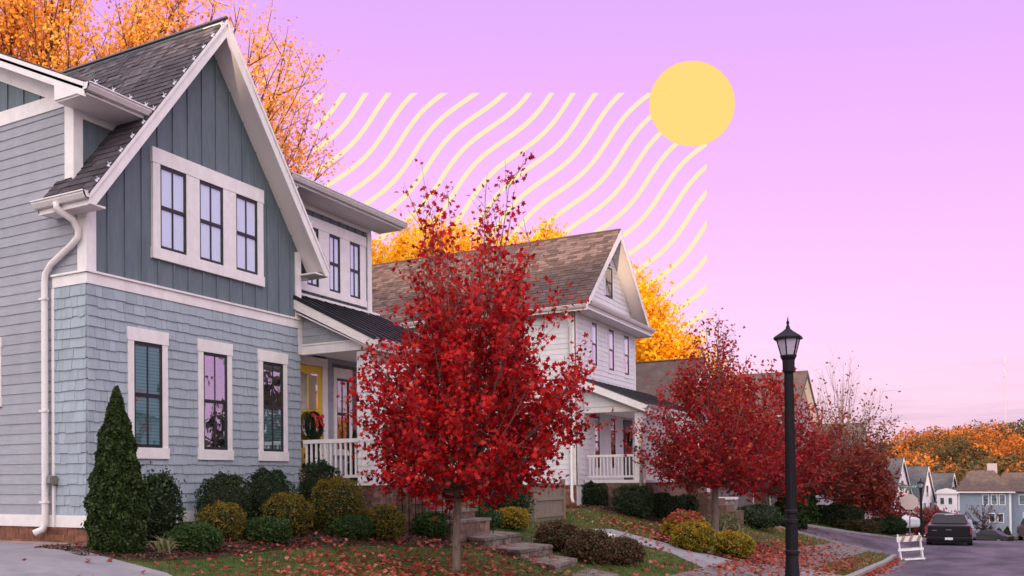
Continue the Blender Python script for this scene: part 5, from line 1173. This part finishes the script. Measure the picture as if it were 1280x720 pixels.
# ------------------------------------------------------------------ lamp posts
def lamp(label, x, y, H_, s=1., group='black street lamps', z=None):
    z0 = h1(x, y) if z is None else z; t = thing('street_lamp', label, 'street lamp', (x, y, z0), group=group)
    hz = H_ - .78 * s
    MB().lathe([(.15*s, -.1), (.15*s, .25), (.13*s, .3), (.105*s, .75), (.12*s, .78), (.12*s, .83), (.095*s, .86)], (0, 0, 0), 16).build('base', M['iron'], t)
    sh_ = MB().lathe([(.10*s, .86), (.095*s, 1.32), (.112*s, 1.34), (.112*s, 1.39), (.085*s, 1.41), (.085*s, 1.50), (.108*s, 1.52), (.108*s, 1.56), (.09*s, 1.58), (.07*s, hz - .3*s), (.074*s, hz - .28*s)], (0, 0, 0), 16).build('shaft', M['iron'], t)
    if s > .95:
        fl = MB()
        for k in range(12):
            a = k * math.pi / 6; fl.tube([(.090 * math.cos(a), .090 * math.sin(a), 1.6), (.070 * math.cos(a), .070 * math.sin(a), hz - .3)], .007, 4)
            fl.tube([(.100 * math.cos(a), .100 * math.sin(a), .86), (.095 * math.cos(a), .095 * math.sin(a), 1.3)], .008, 4)
        fl.build('fluting', M['iron'], sh_, kind='stuff')
    MB().lathe([(.07*s, hz - .3*s), (.10*s, hz - .25*s), (.105*s, hz - .05*s), (.13*s, hz), (.135*s, hz + .02*s)], (0, 0, 0), 12).build('lantern_neck', M['iron'], t)
    lan = MB().lathe([(.14*s, hz + .02*s), (.14*s, hz + .045*s)], (0, 0, 0), 8).build('lantern', M['iron'], t)
    n = 6; zb_, zt_, rb, rt = hz + .045*s, hz + .33*s, .125*s, .20*s
    for k in range(n):
        a = 2 * math.pi * k / n + .45; b = 2 * math.pi * (k + 1) / n + .45
        A_ = Vector((rb * math.cos(a), rb * math.sin(a), zb_)); B2 = Vector((rb * math.cos(b), rb * math.sin(b), zb_)); C2 = Vector((rt * math.cos(b), rt * math.sin(b), zt_)); D2 = Vector((rt * math.cos(a), rt * math.sin(a), zt_))
        MB().prism([A_, B2, C2, D2], Vector((-math.cos((a+b)/2), -math.sin((a+b)/2), 0)) * .004).build('lamp_pane', M['lampglass'], lan)
        MB().beam(A_, D2, .02*s, .02*s).build('lantern_bar', M['iron'], lan)
    MB().tube([(0, 0, zt_ - .0), (0, 0, zt_ + .03*s), (0, 0, zt_ + .05*s), (0, 0, zt_ + .15*s), (0, 0, zt_ + .2*s)], [.26*s, .265*s, .25*s, .10*s, .04*s], 6).build('lamp_roof', M['iron'], t)
    MB().lathe([(.05*s, zt_ + .17*s), (.03*s, zt_ + .24*s), (.018*s, zt_ + .27*s), (.028*s, zt_ + .31*s), (.012*s, zt_ + .35*s), (.003*s, zt_ + .42*s)], (0, 0, 0), 10).build('finial', M['iron'], t)
    return t
lamp('tall black street lamp standing nearest, right of the second maple', -2.70, 19.2, 5.12, 1.0)
lamp('black street lamp right of the stop sign, behind the pickup truck', -2.27 + -.35, 76, 4.35, .95, z=-2.95)
lamp('small distant black street lamp above the pickup roof', -2.9, 122, 4.6, .95)
lamp('thin distant street lamp above the square hedge', -9.5, 66, 3.6, .8)

# ------------------------------------------------------------------ stop sign, barricade
sg = thing('stop_sign', 'stop sign seen from behind on a steel post with a green street name blade', 'sign', (-2.1, 47.3, S(47.3).item()))
zb = S(47.3).item()
zb = h1(-2.72, 62.6); sg.location = (-2.72, 62.6, zb)
MB().box(-.03, .03, -.02, .02, 0, 3.0).build('post', M['galv'], sg)
zc = 2.08
MB().prism([(.46 * math.cos(a), -.022, zc + .46 * math.sin(a)) for a in np.linspace(math.pi / 8, 2 * math.pi + math.pi / 8, 9)[:-1]], (0, -.006, 0)).build('octagon_plate', M['signback'], sg)
bl_ = MB().box(-.46, .46, -.012, .012, 2.83, 3.03).build('street_name_blade', M['signgreen'], sg)
r_ = random.Random(4); x = -.36
while x < .2:
    wl = r_.uniform(.045, .07)
    mb = MB().box(x, x + .012, -.016, -.0125, 2.88, 2.98)
    if r_.random() > .4: mb.box(x + wl - .014, x + wl - .002, -.016, -.0125, 2.88, 2.98 if r_.random() > .5 else 2.95)
    mb.box(x + .012, x + wl - .014, -.016, -.0125, 2.97 if r_.random() > .5 else 2.925, 2.98 if r_.random() > .5 else 2.94)
    mb.build('letter', M['plate'], bl_); x += wl + .022
MB().box(.28, .31, -.016, -.0125, 2.88, 2.98).build('letter', M['plate'], bl_); MB().box(.32, .38, -.016, -.0125, 2.95, 2.98).build('letter', M['plate'], bl_)
bc = thing('barricade', 'white folding barricade with a striped top board leaning at the kerb end', 'barricade', (-1.85, 43.6, S(43.6).item() + .01), rz=math.radians(8))
for sgn in (-1, 1):
    yb = sgn * .28
    for x in (-.42, .38):
        MB().prism([(x, yb, 0), (x + .05, yb, 0), (x + .05, yb + .03, 0), (x, yb + .03, 0)], (-.0 if sgn > 0 else 0, -sgn * .24, 1.12)).build('leg', M['barr'], bc)
    for z0_, z1_, nm in ((.80, 1.02, 'top_board'), (.42, .52, 'middle_rail'), (.04, .1, 'bottom_rail')):
        t0 = z0_ / 1.12; yy = yb - sgn * .24 * t0 - (.02 if sgn < 0 else -.035)
        bd = MB().prism([(-.46, yy, z0_), (.47, yy, z0_), (.47, yy - sgn * .03, z1_), (-.46, yy - sgn * .03, z1_)], (0, .02, 0)).build(nm, M['barr'], bc)
        if nm == 'top_board':
            for k in range(3):
                x = -.36 + k * .30
                MB().prism([(x, yy - .004, z0_ + .005), (x + .12, yy - .004, z0_ + .005), (x + .24, yy - .004 - sgn * .028, z1_ - .005), (x + .12, yy - .004 - sgn * .028, z1_ - .005)], (0, -.003, 0)).build('stripe', M['barro'], bd)
bc.rotation_euler = (0, math.radians(-6), math.radians(8)); bc.scale = (.92, .92, .92)

# ------------------------------------------------------------------ vehicles
def car(name, label, cat, x, y, rz, L, W, Hh, paint, prof, glass_prof, group=None, z=None, wheel_r=.34, wb=.3):
    """prof: body side outline (t along length from the rear, height); glass_prof: greenhouse outline"""
    t = thing(name, label, cat, (x, y, (h1(x, y) if z is None else z) + .015), rz=rz, group=group)
    def loft(outl, w0, w1, zlo, zhi, nm, mat, parent=t, bev=.04):
        n = len(outl); lv = []; 
        def hw(z): return (w0 + (w1 - w0) * max(0, min(1, (z - zlo) / max(zhi - zlo, .01)))) / 2
        vs = [(-hw(z), a, z) for a, z in outl] + [(hw(z), a, z) for a, z in outl]
        fs = [tuple(range(n))[::-1], tuple(range(n, 2 * n))] + [(i, (i + 1) % n, n + (i + 1) % n, n + i) for i in range(n)]
        mb = MB().add(vs, fs); return mb.build(nm, mat, parent, bevel=bev)
    body = loft([(a * L - L / 2, z * Hh) for a, z in prof], W, W * .94, .4 * Hh, .62 * Hh, 'body', paint)
    if glass_prof:
        loft([(a * L - L / 2, z * Hh) for a, z in glass_prof], W * (.93 if Hh < 1.8 else .88), W * (.76 if Hh < 1.8 else .64), .58 * Hh, Hh, 'cabin', paint)
    for a in (wb - .12, 1 - wb + .10):
        for s in (-1, 1):
            xw = s * (W / 2 - .11)
            tb = MB().tube([(xw - .11, a * L - L / 2, wheel_r), (xw + .11, a * L - L / 2, wheel_r)], wheel_r, 18).build('wheel', M['rubber'], t)
            MB().tube([(xw + s * .112, a * L - L / 2, wheel_r), (xw + s * .12, a * L - L / 2, wheel_r)], wheel_r * .6, 12).build('rim', M['chrome'], tb)
    return t
tk = car('pickup_truck', 'black pickup truck parked facing away at the kerb', 'truck', -.80, 60.0, 0, 5.6, 1.98, 1.9, M['carblk'],
         [(0, .30), (0, .66), (.005, .69), (.38, .69), (.70, .69), (.98, .62), (1, .40), (.98, .25), (.02, .25)], [(.37, .68), (.40, 1.0), (.56, 1.02), (.72, .68)], wheel_r=.38)
yr = -2.8
MB().box(-.86, .86, yr - .035, yr - .002, .62, 1.22).build('tailgate', M['carblk'], tk, bevel=.02)
MB().box(-.94, .94, yr - .14, yr - .0, .40, .56).build('bumper', M['carblk'], tk, bevel=.02)
MB().box(-.93, .93, yr - .05, yr - .0, .24, .39).build('bumper_apron', M['rubber'], tk)
MB().box(-.17, .17, yr - .16, yr - .142, .42, .56).build('number_plate', M['plate'], tk)
MB().box(-.12, .12, yr - .05, yr - .036, 1.02, 1.07).build('tailgate_handle', M['chrome'], tk)
MB().box(-.72, -.5, yr - .045, yr - .036, .98, 1.02).build('badge', M['chrome'], tk)
for s in (-1, 1):
    MB().box(s * .97 - .06, s * .97 + .06 - (.03 if s > 0 else 0), yr - .03, yr + .05, .78, 1.2).build('tail_light', M['lens'], tk)
    MB().box(s * 1.12 - .1, s * 1.12 + .1, 1.0, 1.08, 1.18, 1.4).build('wing_mirror', M['carblk'], tk)
    MB().prism([(s * .85, -.7, 1.33), (s * .85, .95, 1.33), (s * .665, .75, 1.85), (s * .665, -.5, 1.85)], (s * .02, 0, 0)).build('side_window', M['glassd'], tk)
MB().prism([(-.74, -.745, 1.34), (.74, -.745, 1.34), (.60, -.6, 1.83), (-.60, -.6, 1.83)], (0, -.012, 0)).build('rear_window', material('car_glass', (.02, .02, .028), .25, spec=.3), tk)
MB().box(-.2, .2, -.62, -.54, 1.87, 1.915).build('third_brake_light', M['plate'], tk)
tk.scale = (1, 1, .80)
MB().prism([(-.78, 1.25, 1.33), (.78, 1.25, 1.33), (.66, .4, 1.86), (-.66, .4, 1.86)], (0, .02, 0)).build('windscreen', M['glassd'], tk)
SEDB = [(0, .3), (0, .56), (.06, .62), (.2, .64), (.7, .62), (.97, .5), (1, .34), (.98, .2), (.02, .2)]; SEDC = [(.12, .62), (.27, .96), (.36, 1.0), (.52, .98), (.70, .62)]
SUVB = [(0, .26), (0, .56), (.02, .6), (.72, .6), (.96, .52), (1, .36), (.98, .18), (.02, .18)]; SUVC = [(.01, .6), (.07, .96), (.14, 1.0), (.52, 1.0), (.72, .6)]
def side_glass(t, L, W, Hh, pf):
    for s in (-1, 1):
        MB().prism([(s * W * (.465 if z < .7 else .385), a * L - L / 2, z * Hh) for a, z in pf], (s * .015, 0, 0)).build('side_window', M['inside'], t)
    MB().prism([(-W*.36, pf[0][0]*L - L/2 - .16, .64 * Hh), (W*.36, pf[0][0]*L - L/2 - .16, .64 * Hh), (W*.32, pf[1][0]*L - L/2 - .12, .93 * Hh), (-W*.32, pf[1][0]*L - L/2 - .12, .93 * Hh)], (0, -.02, 0)).build('rear_window', M['inside'], t)
c1 = car('parked_car', 'silver-blue car just ahead of the pickup truck', 'car', -.45, 78, 0, 4.7, 1.8, 1.5, M['cargrey'], SEDB, SEDC); side_glass(c1, 4.7, 1.8, 1.5, [(.17, .65), (.29, .93), (.5, .93), (.64, .65)])
c2 = car('parked_car', 'dark sedan parked sideways in front of the far blue house', 'car', 1.6, 124, math.radians(70), 4.8, 1.8, 1.45, M['carblk'], SEDB, SEDC); side_glass(c2, 4.8, 1.8, 1.45, [(.17, .65), (.29, .93), (.5, .93), (.64, .65)])
c3 = car('parked_car', 'dark SUV cut off by the right edge of the picture', 'car', 3.75, 74, math.radians(4), 4.6, 1.85, 1.7, M['carblk'], SUVB, SUVC); side_glass(c3, 4.6, 1.85, 1.7, [(.08, .64), (.14, .94), (.5, .94), (.66, .64)])
for s in (-1, 1): MB().box(s * .85 - .08, s * .85 + .06, -2.33, -2.27, .8, 1.1).build('tail_light', M['lens'], c3)
c4 = car('parked_car', 'white car with dark windows behind the low rusty hedge', 'car', -6.6, 69, math.radians(60), 4.7, 1.85, 1.7, M['carwhite'], SUVB, SUVC); side_glass(c4, 4.7, 1.85, 1.7, [(.08, .64), (.14, .94), (.5, .94), (.66, .64)])
c5 = car('parked_car', 'white car behind the round dark bushes', 'car', -5.1, 76, math.radians(60), 4.6, 1.8, 1.6, M['carwhite'], SEDB, SEDC); side_glass(c5, 4.6, 1.8, 1.6, [(.17, .65), (.29, .93), (.5, .93), (.64, .65)])

# ------------------------------------------------------------------ distance: wooded hill, mast, added sun-blocking trees out of view
def hillz(X, Y): return -9.5 + np.clip((Y - 185) * .10, -2, 12.0) + 2.5 * np.sin(X * .03 + 1) + 1.5 * np.sin(X * .09 + Y * .02)
grid_mesh('hill', np.arange(-200, 260, 12.), np.arange(175, 372, 12.), hillz, M['lawn'])
def wood(name, label, cells, mat, leafs, size, tones, seed):
    r = np.random.default_rng(seed); P = []; Sx = []; Tt = []
    for (x, y, z, rad, tone) in cells:
        n = leafs; d = r.normal(size=(n, 3)); d /= np.linalg.norm(d, axis=1)[:, None]; rr = rad * r.beta(5, 1.5, n) * (1 + .2 * np.sin(d[:, 0] * 5 + x) * np.sin(d[:, 2] * 6 + y))
        P.append(d * rr[:, None] * np.array([1, 1, .9]) + np.array([x, y, z])); Sx.append(size * r.uniform(.6, 1.3, n)); Tt.append(np.clip(tone + r.normal(0, .07, n), 0, 1))
    return tag(scatter(name, QUAD_V, QUAD_F, np.concatenate(P), np.concatenate(Sx), np.concatenate(Tt), mat), label, 'forest')
r = np.random.default_rng(3); cells = []
for i in range(520):
    y = r.uniform(178, 350) if i % 3 else r.uniform(320, 360); x = r.uniform(-70, 95) * (y / 250) if i < 380 else r.uniform(-45, 5); rad = r.uniform(3.5, 7.2); gz_ = float(hillz(x, y))
    cells.append((x, y, gz_ + rad * r.uniform(.35, .9), rad, r.choice([.06, .2, .35, .5, .8, .92, 1.0], p=[.18, .17, .16, .14, .13, .12, .10])))
wood('forest', 'wooded hillside of orange, olive and dark green trees beyond the last houses', cells, M['forest'], 900, .52, None, 5)
# unseen ridge and trees added behind the camera to block the low sun
def backz(X, Y): return 2.0 + 9.6 * np.exp(-((Y + 78) / 14) ** 2) + .8 * np.sin(X * .11)
grid_mesh('sunblock_hill', np.arange(-170, 100, 9.), np.arange(-125, -44, 5.), backz, M['lawn'])
cells = []
for i in range(150):
    x = r.uniform(-150, 70); y = r.uniform(-92, -66); rad = r.uniform(2.2, 3.6); cells.append((x, y, float(backz(x, y)) + rad * .75, rad, r.choice([.2, .5, .8])))
wood('sunblock_forest', 'unseen row of autumn trees added behind the viewpoint to block the low sun', cells, M['forest'], 260, 1.1, None, 6)
cells = []  # unseen tree row added as a sun blocker for the far houses
for i in range(46):
    y = r.uniform(84, 134); x = r.uniform(13, 30); rad = r.uniform(2.6, 4.2); cells.append((x, y, float(S(y)) + r.uniform(2.5, 6.5), rad, r.choice([.2, .5, .9])))
wood('shade_wood', 'unseen autumn trees added across the street to shade the far houses', cells, M['forest'], 260, 1.2, None, 8)
ms = thing('radio_mast', 'thin pale radio mast on the horizon at the right', 'mast', (14.0, 480, 8))
MB().tube([(0, 0, 0), (0, 0, 43)], [.28, .12], 5).build('pole', M['mast'], ms)
for z in (38, 33): MB().lathe([(.4, z), (.55, z + .5), (.55, z + 2.4), (.4, z + 3)], (0, 0, 0), 6).build('antenna', M['mast'], ms)

# ------------------------------------------------------------------ the graphic in the sky: a flat yellow sun and a field of wavy stripes, built far away at real size
# a vertical-ish plane 900 m away; (x, y) are positions on it in steps of 0.73942 m
ORG = Vector((-480.0113, 761.0947, 19.5988)); UX = Vector((0.8456948, 0.5335864, -0.0092639)); UY = Vector((0.0185051, -0.0119719, 0.9997571)); nrm = Vector((0.5333459, -0.8456608, -0.0199987)); STEP = 0.7394178
def plane_pt(x, y, near=0.0): return ORG + UX * (x - 440) * STEP - UY * (y - 574.7686) * STEP + nrm * near
c0 = Vector((-203.219, 904.471, 338.555)); Rr = 38.463; ux = UX; uy = UY
mb = MB().prism([ux * Rr * math.cos(a) + uy * Rr * math.sin(a) for a in np.linspace(0, 2 * math.pi, 97)[:-1]], nrm * -1.5)
o = mb.build('sun_disc', M['sundisc']); o.location = c0; tag(o, 'flat pale orange sun disc hanging in the lilac sky', 'sun disc')
wv = thing('wave_stripes', 'field of pale yellow wavy stripes spread across the sky left of the sun disc', 'sky stripes', plane_pt(640, 270))
WL = wv.location.copy()
th = math.radians(46); ct, stn = math.cos(th), math.sin(th); kk = 2 * math.pi / 180
X0, X1, Y0, Y1 = 391.5, 883, 116.5, 452
for nI in range(-1, 25):
    rows = []
    for uu in np.arange(-420, 720, 5.):
        base_v = nI * 23.285 + 389.117 + (-.6197 * math.sin(kk * uu) + 5.818 * math.cos(kk * uu))
        dv = kk * (-.6197 * math.cos(kk * uu) - 5.818 * math.sin(kk * uu)); hw = 2.75 * math.sqrt(1 + dv * dv)
        rows.append([(uu * ct + (base_v + s * hw) * stn, -uu * stn + (base_v + s * hw) * ct) for s in (-1, 1)])
    mb = MB()
    for a, b in zip(rows[:-1], rows[1:]):
        poly = clipbox([a[0], b[0], b[1], a[1]], X0, X1, Y0, Y1)
        if len(poly) < 3: continue
        mb.add([plane_pt(x, y) - WL for x, y in poly], [tuple(range(len(poly)))])
    if mb.f:
        o = mb.build('stripe', M['stripe'], wv)
        sm = o.modifiers.new('thickness', 'SOLIDIFY'); sm.thickness = .6
